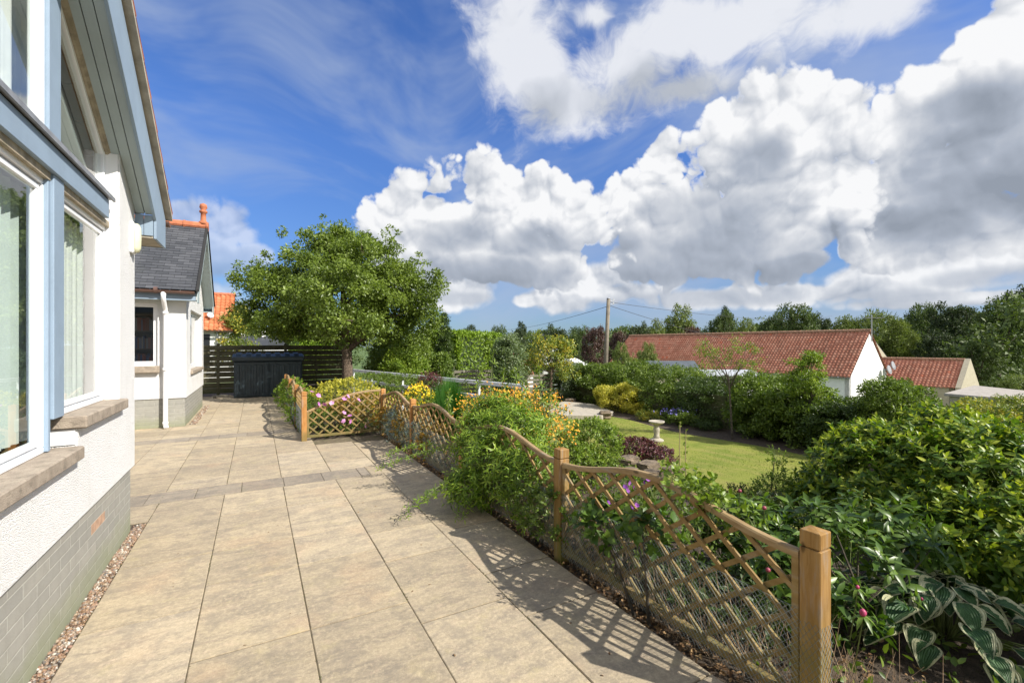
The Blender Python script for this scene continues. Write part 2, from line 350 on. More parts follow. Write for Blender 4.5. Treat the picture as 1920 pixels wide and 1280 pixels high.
M['pantile'] = tilemat('old_pantile', [(0, (.43, .175, .115)), (.5, (.51, .225, .15)), (.97, (.58, .29, .20)), (1, (.55, .14, .07))], mf=.28)
M['pantile_h'] = tilemat('house_pantile', [(0, (.20, .07, .045)), (.5, (.30, .11, .07)), (1, (.38, .16, .10))])
M['pantile2'] = tilemat('new_pantile', [(0, (.42, .13, .055)), (.5, (.50, .165, .07)), (1, (.55, .22, .11))], mf=.15)
M['slate'] = tilemat('slate', [(0, (.050, .054, .062)), (.5, (.066, .070, .080)), (1, (.090, .094, .105))], (.16, .17, .16), .25)
M['ridge'] = plain('ridge_clay', (.45, .15, .07), .8, .2, 9)
M['gutter'] = plain('brown_gutter', (.13, .075, .06), .35, .15, 5)
M['dkwood'] = wood('dark_fence_wood', (.085, .078, .045), (.15, .14, .08), (.06, .075, .025), (0, .5), (3, 3, 30))
M['greywood'] = wood('grey_fence_wood', (.15, .135, .10), (.26, .24, .19), (.13, .15, .05), (-1, -.3), (3, 3, 30))
M['trellis'] = wood('trellis_wood', (.235, .145, .05), (.35, .235, .10), (.15, .13, .045), (0.1, .85), (25, 4, 25))
M['trail'] = wood('trellis_top_wood', (.27, .18, .085), (.38, .275, .145), None, grain=(30, 6, 30))
M['post'] = wood('post_wood', (.24, .13, .036), (.34, .205, .075), (.14, .14, .03), (0, .62), (40, 40, 5))
M['wire'] = plain('mesh_wire', (.20, .23, .22), .5, .2, 5)
M['post_far'] = wood('orange_post_wood', (.40, .18, .05), (.50, .26, .09), (.20, .15, .05), (0, .3), (40, 40, 5))
M['rail'] = plain('white_rail', (.70, .72, .75), .45, .08, 5, 0, dirt=((.35, .36, .33), 9.0, .4))
M['bin'] = plain('navy_resin', (.022, .036, .045), .42, .15, 5, .001)
M['concrete'] = plain('pale_concrete', (.40, .36, .29), .9, .12, 8, .006, dirt=((.25, .23, .18), 12.0, .6))
M['bark'] = plain('bark', (.17, .125, .09), .95, .4, 18, .03)
M['bark2'] = plain('grey_bark', (.13, .11, .08), .95, .4, 14, .03)
M['stem'] = plain('green_stem', (.16, .20, .06), .6, .3, 20)
M['twig'] = plain('dry_twig', (.30, .21, .13), .9, .4, 30)
M['rock'] = plain('garden_stone', (.22, .17, .115), .95, .45, 9, .03)
M['white_far'] = plain('white_wall', (.80, .80, .78), .8, .05, 2)
M['tan'] = plain('tan_harling', (.42, .38, .28), .9, .08, 4, .01)
M['felt'] = plain('grey_felt_roof', (.34, .31, .27), .9, .15, 5, .004)
M['dark'] = plain('dark_opening', (.02, .022, .025), .3, .1, 3)
M['metal'] = plain('aerial_metal', (.45, .46, .47), .35, .1, 9, metal=.8)
M['pole'] = wood('pole_wood', (.17, .145, .11), (.27, .235, .18), None, grain=(40, 40, 3))
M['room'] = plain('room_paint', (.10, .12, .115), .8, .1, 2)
M['blind'] = plain('blind_fabric', (.60, .66, .64), .8, .04, 5)
M['net'] = plain('curtain_fabric', (.78, .78, .76), .9, .05, 5)
def glassmat():
    m = bpy.data.materials.new('window_glass'); m.use_nodes = True; nt = m.node_tree; nt.nodes.clear(); n = NT(nt)
    g_ = n.n('ShaderNodeNewGeometry'); cs = n.m('ABSOLUTE', n.v('DOT_PRODUCT', g_.outputs['Normal'], g_.outputs['Incoming'])); fr = n.m('MULTIPLY_ADD', n.m('POWER', n.m('SUBTRACT', 1.0, cs), 4.0), .92, .07, clamp=True)
    gl = n.n('ShaderNodeBsdfGlossy', inp={0: (1, 1, 1, 1), 'Roughness': .004}); tr = n.n('ShaderNodeBsdfTransparent', inp={0: (.88, .93, .91, 1)})
    mx = n.n('ShaderNodeMixShader', inp={0: fr, 1: tr.outputs[0], 2: gl.outputs[0]})
    n.link(mx.outputs[0], n.n('ShaderNodeOutputMaterial').inputs[0]); return m
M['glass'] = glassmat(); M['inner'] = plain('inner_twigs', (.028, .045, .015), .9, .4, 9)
# ------------------------------------------------------------------ ground
def sstep(a, b, x): t = np.clip((x - a) / (b - a), 0, 1); return t * t * (3 - 2 * t)
LAWN = -1.1
def hgt(x, y):
    x = np.asarray(x, float); y = np.asarray(y, float)
    drop = sstep(4.5, 5.9, x + .10 * (y - 8) * (y > 8)) * (LAWN + .05)
    far = sstep(15, 40, x) * -3.4 + sstep(21, 60, y) * sstep(-20, 6, x) * -2.6
    r = np.hypot(x, y)
    und = (np.sin(x * .05 + 1) * np.cos(y * .043)) * .5 * sstep(40, 90, r) + sstep(120, 400, r) * 3.0
    return -.06 + drop + far + und
def hz(x, y): return float(hgt(x, y))
g1 = np.concatenate([np.linspace(-900, -60, 16), np.linspace(-50, -12, 14), np.linspace(-10, 24, 86), np.linspace(27, 60, 14), np.linspace(70, 900, 24)])
g2 = np.concatenate([np.linspace(-400, -20, 10), np.linspace(-10, 26, 86), np.linspace(29, 70, 16), np.linspace(80, 1200, 28)])
XX, YY = np.meshgrid(g1, g2); ZZ = hgt(XX, YY)
na, nb = XX.shape; idx = np.arange(na * nb).reshape(na, nb)
F = np.stack([idx[:-1, :-1], idx[:-1, 1:], idx[1:, 1:], idx[1:, :-1]], -1).reshape(-1, 4)
def groundmat():
    m, n, b = mat('garden_ground'); p = pos(n)
    s_ = n.n('ShaderNodeSeparateXYZ', inp={0: p})
    f = n.noise(p, .25, 5, .6)
    g = n.mix(n.mr(f, .35, .65), (.055, .10, .02), (.10, .15, .035))
    soil = n.mix(n.mr(n.noise(p, 12.0, 6, .7), .35, .7), (.055, .04, .026), (.12, .088, .06))
    near = n.mr(n.v('LENGTH', p), 24.0, 30.0)
    n.link(n.mix(near, soil, g), b.inputs['Base Color']); b.inputs['Roughness'].default_value = .95
    bump(n, b, n.noise(p, 30.0, 5, .7), .04); return m
tag(npmesh('ground', np.stack([XX, YY, ZZ], -1).reshape(-1, 3), F, groundmat(), smooth=True), kind='structure')

# lawn: a sheet of its own just above the ground, and short blades on it
def lawn_outline(y): # x limits of the lawn at each y
    return 5.75 + .35 * math.sin(y * .7) + .1 * max(0, y - 8), 11.9 + .2 * math.sin(y * 1.1)
ys = np.linspace(2.0, 17.2, 70); V = []; nx = 30
for y in ys:
    a, b_ = lawn_outline(y); tt = np.clip(min(y - 2.0, 17.2 - y) / 1.4, 0, 1); a += (1 - tt) ** 2 * 1.6; b_ -= (1 - tt) ** 2 * 1.2
    for t in np.linspace(0, 1, nx):
        x = a + (b_ - a) * t; V.append((x, y, hz(x, y) + .035 + .02 * math.sin(x * 1.3) * math.sin(y * .9)))
V = np.array(V); idx = np.arange(len(ys) * nx).reshape(len(ys), nx)
F = np.stack([idx[:-1, :-1], idx[:-1, 1:], idx[1:, 1:], idx[1:, :-1]], -1).reshape(-1, 4)
def lawnmat(nm, k=1.0):
    m, n, b = mat(nm); p = pos(n); s_ = n.n('ShaderNodeSeparateXYZ', inp={0: p})
    f = n.noise(p, .9, 5, .6); g = n.noise(n.v('MULTIPLY', p, (2.5, .6, 1)), 1.6, 5, .7)
    c = n.mix(n.mr(f, .3, .7), (.20 * k, .26 * k, .045 * k), (.32 * k, .34 * k, .07 * k))
    c = n.mix(n.m('MULTIPLY', n.mr(g, .42, .66), .65), c, (.38 * k, .34 * k, .11 * k))
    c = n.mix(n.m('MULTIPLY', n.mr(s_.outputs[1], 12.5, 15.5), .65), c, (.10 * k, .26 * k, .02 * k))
    c = n.mix(n.m('MULTIPLY', n.mr(n.noise(p, 45.0, 3, .7), .45, .7), .4), c, (.10 * k, .14 * k, .02 * k))
    n.link(c, b.inputs['Base Color']); b.inputs['Roughness'].default_value = .9; b.inputs['Specular IOR Level'].default_value = .15
    bump(n, b, n.noise(p, 120.0, 4, .7), .03); return m
tag(npmesh('lawn', V, F, lawnmat('lawn_grass'), smooth=True), kind='structure')

# ------------------------------------------------------------------ patio of sandstone slabs
XG = [-6.91 + .597 * i for i in range(0, 16)]
XG = [x for x in np.arange(-.91 - .597 * 10, 2.2, .597)]; XG[-1] = 2.06
def patio_cols(band_lo, band_hi, xs, slab, rows):
    for i in range(len(xs) - 1):
        y = band_lo - rows[i % len(rows)]
        while y < band_hi - .02:
            L = random.choice([.6, .9, .9, .45, .75]); y1 = min(y + L, band_hi)
            if band_hi - y1 < .2: y1 = band_hi
            y0 = max(y, band_lo)
            if y1 - y0 > .03: slab(xs[i], y0, xs[i + 1], y1)
            y = y1
mb = MB(); mband = MB()
def slab(x0, y0, x1, y1, b=None):
    b = b or mb
    if x1 > .9 and y1 > 8.9: return
    g = .0028; gy = .0042; b.cur = random.random(); z = random.uniform(-.0012, .0012)
    x0 += g; x1 -= g; y0 += gy; y1 -= gy; e = .004; zt = lambda: z + random.uniform(-.0007, .0007)
    vs = [(x0, y0, -.05), (x1, y0, -.05), (x1, y1, -.05), (x0, y1, -.05), (x0, y0, -e), (x1, y0, -e), (x1, y1, -e), (x0, y1, -e),
          (x0 + e, y0 + .0005, zt()), (x1 - e, y0 + .0005, zt()), (x1 - e, y1 - e, zt()), (x0 + e, y1 - e, zt())]
    b.poly(vs, [(0, 1, 5, 4), (1, 2, 6, 5), (2, 3, 7, 6), (3, 0, 4, 7), (4, 5, 9, 8), (5, 6, 10, 9), (6, 7, 11, 10), (7, 4, 8, 11), (8, 9, 10, 11)])
xs_in = [x for x in XG if x > -1.0]
for k in range(len(xs_in) - 1):
    pass
rows0 = [.35, .1, .55, .25, .45, .15]
def near_rows(i): return {0: [2.97 - .9 * 4], 1: [2.97 - .9 * 4]}.get(i)
random.seed(21)
for i in range(len(xs_in) - 1):
    cuts = [-1.2, -.3, .9, 2.97 - .9, 2.97, 3.87, 4.47, 5.37, 6.13] if i in (1, 2) else ([-1.2, .3, 1.2, 2.7, 3.6, 4.2, 5.1, 6.13] if i == 3 else ([-1.2, .6, 1.77, 2.67, 3.57, 4.47, 5.07, 6.13] if i == 0 else [-1.2, .2, 1.55, 2.45, 3.05, 3.95, 4.85, 6.13]))
    for a, b_ in zip(cuts[:-1], cuts[1:]): slab(xs_in[i], a, xs_in[i + 1], b_)
for i in range(len(XG) - 1):
    if XG[i + 1] <= -.9: slab(XG[i], 5.55, XG[i + 1], 6.13)
patio_cols(6.57, 9.86, XG, slab, rows0)
xs_b = [x for x in XG if x < .85] + [.75]
xs_b = [x for x in XG if x < .6] + [.70]
patio_cols(10.28, 18.0, xs_b, slab, rows0[::-1])
for a, b_, lim in ((6.13, 6.57, 1.32), (9.86, 10.28, .70)):
    x = -6.9
    while x < lim - .01:
        x1 = min(x + .45, lim); slab(x, a, x1, b_, mband); x = x1
    if lim > 1: slab(lim, a, 2.06, b_)
for i in range(1): pass
tag(mb.build('patio', M['slab']), kind='structure'); tag(mband.build('paving_band', M['band']), kind='structure')
j = MB(); j.box(-6.9, -1.3, -.3, 2.06, 8.86, -.006); j.box(-6.9, 8.86, -.3, .70, 18.0, -.006)
tag(j.build('paving_joints', M['joint']), kind='structure')

def scatter_stones(name, x0, y0, x1, y1, z, n, r0, r1, mt, zr=.02, label=None):
    ico = np.array([(0, 0, 1), (.89, 0, .45), (.28, .85, .45), (-.72, .53, .45), (-.72, -.53, .45), (.28, -.85, .45), (.72, .53, -.45), (-.28, .85, -.45), (-.89, 0, -.45), (-.28, -.85, -.45), (.72, -.53, -.45), (0, 0, -1)])
    f = np.array([(0, 1, 2), (0, 2, 3), (0, 3, 4), (0, 4, 5), (0, 5, 1), (1, 6, 2), (2, 7, 3), (3, 8, 4), (4, 9, 5), (5, 10, 1), (6, 7, 2), (7, 8, 3), (8, 9, 4), (9, 10, 5), (10, 6, 1), (11, 7, 6), (11, 8, 7), (11, 9, 8), (11, 10, 9), (11, 6, 10)])
    r = rng.uniform(r0, r1, (n, 1, 1)) * rng.uniform(.6, 1.2, (n, 1, 3)) * rng.uniform(.75, 1.25, (n, 12, 1))
    c = np.stack([rng.uniform(x0, x1, n), rng.uniform(y0, y1, n), z + rng.uniform(0, zr, n)], -1)[:, None, :]
    Vv = (ico[None] * r + c).reshape(-1, 3); Ff = (f[None] + 12 * np.arange(n)[:, None, None]).reshape(-1, 3)
    return tag(npmesh(name, Vv, Ff, mt, tone=np.repeat(rng.random(n), 12), smooth=True), kind='stuff')
m_, n_, b_p = mat('pebbles'); n_.link(n_.ramp(tone(n_), [(0, (.10, .06, .035)), (.25, (.30, .19, .11)), (.45, (.13, .12, .11)), (.62, (.38, .30, .21)), (.8, (.23, .12, .075)), (.95, (.52, .48, .41))]), b_p.inputs['Base Color']); b_p.inputs['Roughness'].default_value = .6
M['pebble'] = m_
scatter_stones('gravel', -1.0, 2.0, -.915, 5.5, -.012, 3600, .005, .013, M['pebble'], .014)
scatter_stones('gravel', -1.24, 11.85, -1.12, 15.3, -.0, 700, .010, .018, M['pebble'], .012)
gr = MB(); gr.box(-1.02, 1.0, -.04, -.912, 5.52, -.004); tag(gr.build('gravel_bed', M['soil']), kind='structure')
# ------------------------------------------------------------------ roofs
def lerp(a, b, t): return a + (b - a) * t
def pantile_roof(name, mt, parent, e0, e1, r0, r1, tw=.24, th=.32, amp=.028, seg=6):
    """rolled clay tiles between the eave line e0-e1 and the ridge line r0-r1"""
    e0, e1, r0, r1 = map(np.array, (e0, e1, r0, r1)); o = np.array(org(parent))
    L = np.linalg.norm(e1 - e0); S = np.linalg.norm(r0 - e0); nc = max(1, round(L / tw)); nr = max(1, round(S / th))
    nrm = np.cross(e1 - e0, r0 - e0); nrm /= np.linalg.norm(nrm); nrm *= np.sign(nrm[2])
    u = np.linspace(0, 1, nc * seg + 1); ph = (u * nc) % 1
    prof = amp * (np.sin(2 * np.pi * ph) + .35 * np.sin(4 * np.pi * ph + .6))
    V, F, T = [], [], []; k = len(u); base = 0
    tn = rng.random((nr, nc)) ** 1.2
    for j in range(nr):
        a, b = j / nr, min(1.0, (j + 1.06) / nr)
        for v, dz in ((a, -.012), (a, .030), (b, .0)):
            A = e0 + (r0 - e0) * v; B = e1 + (r1 - e1) * v
            jit = rng.normal(0, .0025, nc)[np.clip((u * nc).astype(int), 0, nc - 1)]
            V.append(A[None] + (B - A)[None] * u[:, None] + nrm[None] * (prof + dz + jit)[:, None] - o)
            T.append(tn[j, np.clip((u * nc).astype(int), 0, nc - 1)])
        for q in (0, 1):
            i = base + q * k + np.arange(k - 1); F.append(np.stack([i, i + 1, i + 1 + k, i + k], -1))
        base += 3 * k
    return npmesh(name, np.concatenate(V), np.concatenate(F), mt, parent, np.concatenate(T), smooth=False)
def slate_roof(name, mt, parent, e0, e1, r0, r1, sw=.21, sh=.105):
    e0, e1, r0, r1 = map(Vector, (e0, e1, r0, r1)); nrm = (e1 - e0).cross(r0 - e0).normalized()
    if nrm.z < 0: nrm = -nrm
    L = (e1 - e0).length; S = (r0 - e0).length; nr = round(S / sh); nc = round(L / sw); mb = MB()
    for j in range(nr):
        a, b = j / nr, min(1, (j + 1.05) / nr); sh_ = (j % 2) * .5
        for i in range(-1, nc + 1):
            u0, u1 = max(0, (i + sh_) / nc), min(1, (i + 1 + sh_) / nc - .004 / L * 1)
            if u1 - u0 < .002: continue
            mb.cur = random.random(); q = .007 + random.uniform(0, .004)
            A, B = lerp(e0, r0, a), lerp(e1, r1, a); C_, D = lerp(e0, r0, b), lerp(e1, r1, b)
            p = [lerp(A, B, u0), lerp(A, B, u1), lerp(C_, D, u1), lerp(C_, D, u0)]
            mb.poly([p[0] + nrm * q, p[1] + nrm * q, p[2], p[3], p[0] - nrm * .005, p[1] - nrm * .005], [(0, 1, 2, 3), (4, 5, 1, 0)])
    return mb.build(name, mt, parent)
def ridge_tiles(name, mt, parent, a, b, r=.11, L=.42):
    a, b = Vector(a), Vector(b); n = max(1, round((b - a).length / L)); mb = MB()
    for i in range(n):
        p, q = lerp(a, b, i / n), lerp(a, b, (i + 1.04) / n); mb.cur = random.random()
        mb.tube([p, lerp(p, q, .9), lerp(p, q, .91), q], [r, r * .97, r * 1.12, r * 1.12], 10)
    return mb.build(name, mt, parent)
def window_x(parent, x, y0, y1, z0, z1, fw=.04, name='window', glass=True, sgn=1, curtain=None):
    """a window in a wall that faces +X (x = face of the frame)"""
    f = MB()
    for (a, b, c, d) in ((y0, y1, z0, z0 + fw), (y0, y1, z1 - fw, z1), (y0, y0 + fw, z0 + fw, z1 - fw), (y1 - fw, y1, z0 + fw, z1 - fw)): f.box(x - .06, a, c, x, b, d)
    s = fw + .010; w = .034
    for (a, b, c, d) in ((y0 + s, y1 - s, z0 + s, z0 + s + w), (y0 + s, y1 - s, z1 - s - w, z1 - s), (y0 + s, y0 + s + w, z0 + s + w, z1 - s - w), (y1 - s - w, y1 - s, z0 + s + w, z1 - s - w)): f.box(x - .045, a, c, x - .010, b, d)
    f.box(x - .055, y0 + fw, z0 + fw, x - .04, y0 + s, z1 - fw).box(x - .055, y1 - s, z0 + fw, x - .04, y1 - fw, z1 - fw).box(x - .055, y0 + s, z0 + fw, x - .04, y1 - s, z0 + s).box(x - .055, y0 + s, z1 - s, x - .04, y1 - s, z1 - fw)
    o = f.build(name, M['upvc'], parent, bevel=.006)
    g = MB(); s += w; g.poly([(x - .024, y0 + s, z0 + s), (x - .024, y1 - s, z0 + s), (x - .024, y1 - s, z1 - s), (x - .024, y0 + s, z1 - s)], [(0, 1, 2, 3)]); g.build('pane', M['glass'], o)
    return o
# ------------------------------------------------------------------ near house
def S(y): y = max(y, 3.0 - y); return 2.90 + .62 * (5.42 - y)
WX = -.975
h1 = thing('bungalow', 'white roughcast gable of a bungalow with tall glazing and pale blue barge board, nearest house', 'house', (-1, 1.5, 0))
w = MB()
w.box(-1.14, -2.3, .6, WX, 3.83, 1.00).box(-1.14, 3.83, .6, WX - .0, 5.36, 1.18)
w.prism([(WX, 4.84, 1.18), (WX, 5.36, 1.18), (WX, 5.36, S(5.36) + .02), (WX, 4.84, S(4.84) + .02)], (-.165, 0, 0))
w.prism([(WX, -2.3, 1.0), (WX, -1.5, 1.0), (WX, -1.5, 3.2), (WX, -2.3, 2.94)], (-.165, 0, 0))
w.box(-9, 5.20, .6, -1.14, 5.36, 2.74).box(-9, -2.3, .6, -1.14, -2.14, 2.74).box(-9.15, -2.3, 0, -9, 5.36, 3.0)
w.build('wall', M['cast'], h1)
MB().box(-1.12, 4.832, 1.26, WX - .012, 4.84, S(4.84)).build('reveal', M['smooth_white'], h1); MB().box(-1.12, 3.822, 1.08, WX - .012, 3.83, 1.175).build('reveal', M['smooth_white'], h1)
pl = MB(); pl.box(-1.16, -2.28, -.05, -1.0, 5.33, .6).build('plinth', M['plinth'], h1)
pl = MB(); pl.box(-9, 5.18, -.05, -1.16, 5.33, .6).build('plinth', M['plinth_x'], h1)
pv = MB(); pv.prism([(0, 4.35, .345), (0, 4.52, .345), (0, 4.52, .41), (0, 4.35, .41)], (.0, 0, 0)) if 0 else None
br = MB(); br.box(-1.01, 4.20, .377, -.9985, 4.52, .447); br.build('replaced_brick', plain('orange_brick', (.42, .27, .18), .9, .2, 20), h1)
si = MB(); si.box(-1.13, -.6, 1.0, -.925, 3.76, 1.08).build('sill', M['sill'], h1, bevel=.008)
si = MB(); si.box(-1.13, 3.80, 1.18, -.925, 4.87, 1.26).build('sill', M['sill'], h1, bevel=.008)
FX = -1.065
window_x(h1, FX, -.5, 3.62, 1.08, 2.66, .035)
window_x(h1, FX, 3.80, 4.835, 1.26, 2.66, .035)
bd = MB(); bd.box(-1.14, -.6, 2.655, -1.04, 3.62, 2.70).box(-1.14, 3.80, 2.655, -1.04, 4.832, 2.70).build('window_head', M['grime'], h1)
po = MB(); po.box(-1.12, 3.635, 1.265, -1.03, 3.80, 2.70).box(-1.12, 3.60, 1.085, -1.045, 3.635, 2.70).build('post', M['blue'], h1, bevel=.004)
po = MB(); po.prism([(-1.045, 3.62, 2.88), (-1.045, 3.80, 2.88), (-1.045, 3.80, S(3.80) + .0), (-1.045, 3.62, S(3.62))], (-.08, 0, 0)).build('post', M['blue'], h1, bevel=.003)
be = MB(); be.box(-1.14, -.6, 2.70, -1.012, 4.70, 2.845).build('beam', M['blue'], h1, bevel=.003)
fl = MB(); fl.box(-1.14, -.6, 2.86, -.985, 4.76, 2.878).box(-1.0, -.6, 2.848, -.985, 4.76, 2.86).build('flashing', M['lead'], h1)
dk = MB(); dk.box(-1.13, -.6, 2.846, -1.02, 4.70, 2.859).build('shadow_gap', M['groove'], h1)
# gable glazing above the beam
def gable_window(y0, y1, fw=.06):
    z0 = 2.88; T = lambda y: S(y) - .015; f = MB(); x = FX
    f.box(x - .06, y0, z0, x, y1, z0 + fw)
    f.prism([(x, y0, z0 + fw), (x, y0 + fw, z0 + fw), (x, y0 + fw, T(y0 + fw)), (x, y0, T(y0))], (-.06, 0, 0))
    f.prism([(x, y1 - fw, z0 + fw), (x, y1, z0 + fw), (x, y1, T(y1)), (x, y1 - fw, T(y1 - fw))], (-.06, 0, 0))
    f.prism([(x - .002, y0 + fw, T(y0 + fw) - fw * 1.2), (x - .002, y1 - fw, T(y1 - fw) - fw * 1.2), (x - .002, y1 - fw, T(y1 - fw)), (x - .002, y0 + fw, T(y0 + fw))], (-.056, 0, 0))
    o = f.build('window', M['upvc'], h1, bevel=.005)
    MB().poly([(x - .022, y0 + fw, z0 + fw), (x - .022, y1 - fw, z0 + fw), (x - .022, y1 - fw, T(y1 - fw) - fw), (x - .022, y0 + fw, T(y0 + fw) - fw)], [(0, 1, 2, 3)]).build('pane', M['glass'], o)
gable_window(1.55, 3.62, .05); gable_window(3.80, 4.835, .03)
ho = MB()
for a, b in ((1.55, 3.62), (3.80, 4.832)): ho.prism([(-1.05, a, S(a) - .02), (-1.05, b, S(b) - .02), (-1.03, b, S(b) + .0), (-1.03, a, S(a) + .0)], (-.07, 0, 0))
ho.build('head_trim', M['grime'], h1)
# blinds, curtains and the room behind the glass
for i in range(38):
    y = 4.02 - i * .105
    if y < .3: break
    a = R_(24); b = MB(); c = Vector((-1.20, y, 0)); u = Vector((math.sin(a), math.cos(a), 0)) * .050
    p0, p1 = c - u, c + u; b.poly([(p0.x, p0.y, 1.14), (p1.x, p1.y, 1.14), (p1.x, p1.y, 2.62), (p0.x, p0.y, 2.62)], [(0, 1, 2, 3)])
    b.build('blind_slat', M['blind'], h1)
def curtain(y0, y1, x, zt, nm='curtain'):
    c = MB(); n = int((y1 - y0) / .012); vs = []
    for i in range(n + 1):
        y = lerp(y0, y1, i / n); xx = x + .018 * math.sin(i * .62) + .006 * math.sin(i * 1.7)
        vs += [(xx, y, 1.16 if zt < 2.9 else 2.9), (xx, y, zt if zt < 2.9 else S(y) - .1)]
    c.poly(vs, [(2 * i, 2 * i + 2, 2 * i + 3, 2 * i + 1) for i in range(n)]); return c.build(nm, M['net'], h1, smooth=True)
curtain(4.10, 4.78, -1.20, 2.62); curtain(2.9, 4.0, -1.24, 3.5, 'curtain'); curtain(4.15, 4.80, -1.26, 3.5)
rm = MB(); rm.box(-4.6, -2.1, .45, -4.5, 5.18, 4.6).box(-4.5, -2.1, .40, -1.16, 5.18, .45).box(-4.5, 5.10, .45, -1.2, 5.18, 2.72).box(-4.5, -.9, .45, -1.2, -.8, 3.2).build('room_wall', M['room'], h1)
MB().prism([(-1.16, 5.3, 2.72), (-1.16, 1.5, 5.1), (-1.16, 1.5, 5.14), (-1.16, 5.3, 2.76)], (-3.4, 0, 0)).build('ceiling', M['net'], h1)
# soffit boards under the verge, barge board, boxed eave, verge and tiles
for (a, b) in ((-1.125, -1.047), (-1.041, -.977), (-.971, -.908), (-.902, -.842)):
    for s_ in (1, -1):
        Y = lambda y: y if s_ > 0 else 3 - y
        MB().prism([(a, Y(5.385), S(5.385)), (b, Y(5.385), S(5.385)), (b, Y(1.5), S(1.5)), (a, Y(1.5), S(1.5))], (0, 0, .02)).build('soffit_board', M['soffit'], h1)
for s_ in (1, -1):
    Y = lambda y: y if s_ > 0 else 3 - y
    MB().prism([(-1.13, Y(5.38), S(5.38) + .03), (-.845, Y(5.38), S(5.38) + .03), (-.845, Y(1.5), S(1.5) + .03), (-1.13, Y(1.5), S(1.5) + .03)], (0, 0, .02)).build('soffit_backing', M['groove'], h1)
    MB().prism([(-.84, Y(5.385), 2.87), (-.84, Y(5.385), 2.70), (-.84, Y(5.88), 2.70), (-.84, Y(5.88), 3.0), (-.84, Y(1.5), 5.716), (-.84, Y(1.5), 5.30)], (.022, 0, 0)).build('barge_board', M['blue'], h1, bevel=.002)
    MB().prism([(-.84, Y(5.92), 3.0), (-.84, Y(5.92), 3.045), (-.84, Y(1.5), 5.78), (-.84, Y(1.5), 5.735)], (.075, 0, 0)).build('verge_board', M['under'], h1)
    pantile_roof('roof', M['pantile_h'], h1, (-9.2, Y(5.97), 3.075), (-.772, Y(5.97), 3.075), (-9.2, 1.5, 5.855), (-.772, 1.5, 5.855))
bx = MB(); bx.box(-9.1, 5.385, 2.705, -.845, 5.86, 2.725); bx.build('eave_soffit', M['under'], h1)
bx = MB(); bx.box(-.975, 5.372, 2.725, -.912, 5.385, 2.915).box(-.908, 5.372, 2.725, -.842, 5.385, 2.915).build('eave_box', M['blue'], h1)
MB().box(-9.1, 5.86, 2.70, -.845, 5.88, 2.98).build('fascia', M['blue'], h1)
def gutter(parent, a, b, r=.055, mt=None):
    a, b = Vector(a), Vector(b); mb = MB(); d = (b - a).normalized(); s_ = d.cross(Vector((0, 0, 1)))
    pr = [(s_ * math.cos(t) * q + Vector((0, 0, math.sin(t) * q))) for q, ts in ((r, np.linspace(math.pi, 2 * math.pi, 9)), (r - .006, np.linspace(2 * math.pi, math.pi, 9))) for t in ts]
    vs = [a + p for p in pr] + [b + p for p in pr]; n = len(pr)
    mb.poly(vs, [(i, (i + 1) % n, n + (i + 1) % n, n + i) for i in range(n)]); k = int((b - a).length / 1.1)
    for i in range(k + 1):
        c = lerp(a, b, (i + .3) / (k + 1)); mb.tube([c - d * .03 + Vector((0, 0, -.002)), c + d * .03 + Vector((0, 0, -.002))], [r + .008] * 2, 12)
    return mb.build('gutter', mt or M['gutter'], parent)
gutter(h1, (-9.1, 5.95, 2.99), (-.79, 5.95, 2.99))
wl = MB(); wl.tube([(-.985, 5.20, 2.62), (-.955, 5.20, 2.62)], [.055, .055], 16)
lm = MB(); vs = []
for z_, r_ in ((-.13, .01), (-.125, .035), (-.09, .052), (0, .056), (.09, .052), (.125, .035), (.13, .01)):
    vs.append([(WX + .03 + (.045 * (r_ / .056)) * max(0, math.cos(t)), 5.22 + r_ * math.sin(t), 2.66 + z_) for t in np.linspace(-math.pi, math.pi, 17)[:-1]])
lm.poly([v for r in vs for v in r], [(i * 16 + j, i * 16 + (j + 1) % 16, (i + 1) * 16 + (j + 1) % 16, (i + 1) * 16 + j) for i in range(6) for j in range(16)])
wlo = lm.build('lamp_cover', plain('opal_cover', (.70, .70, .48), .35, .06, 20), h1, smooth=True)
MB().box(WX, 5.155, 2.52, WX + .03, 5.285, 2.80).build('lamp_base', M['upvc'], wlo, bevel=.01)
# ------------------------------------------------------------------ second house
h2 = thing('cottage', 'small white cottage with slate roof and orange clay ridge beyond the bungalow', 'house', (-1.28, 13.5, 0))
w = MB(); X2 = -1.28
w.box(-6.5, 11.7, .6, -3.0, 11.85, 2.78).box(-3.0, 11.7, .6, -1.76, 11.85, 1.28).box(-3.0, 11.7, 2.56, -1.76, 11.85, 2.78).box(-1.76, 11.7, .6, X2, 11.85, 2.78)
w.box(X2 - .15, 11.85, .6, X2, 12.45, 2.78).box(X2 - .15, 12.45, .6, X2, 14.8, 1.05).box(X2 - .15, 12.45, 2.5, X2, 14.8, 2.78).box(X2 - .15, 14.8, .6, X2, 15.3, 2.78)
w.prism([(X2, 11.7, 2.78), (X2, 15.3, 2.78), (X2, 13.5, 4.42)], (-.15, 0, 0)).box(-6.5, 15.15, 0, X2 - .15, 15.3, 2.78).box(-6.65, 11.7, 0, -6.5, 15.3, 2.78)
w.build('wall', M['cast'], h2)
MB().box(-6.5, 11.72, 0, X2 - .02, 11.87, .6).build('plinth', M['plinth_x'], h2); MB().box(X2 - .17, 11.87, 0, X2 - .02, 15.28, .6).build('plinth', M['plinth'], h2)
fr = MB(); cr = M['upvc']; yy = 11.76
for (a, b, c, d) in ((-3.0, -1.76, 1.28, 1.37), (-3.0, -1.76, 2.48, 2.56), (-3.0, -2.93, 1.37, 2.48), (-1.84, -1.76, 1.37, 2.48), (-2.43, -2.34, 1.37, 2.48)): fr.box(a, yy, c, b, yy + .06, d)
fo = fr.build('window', cr, h2, bevel=.006)
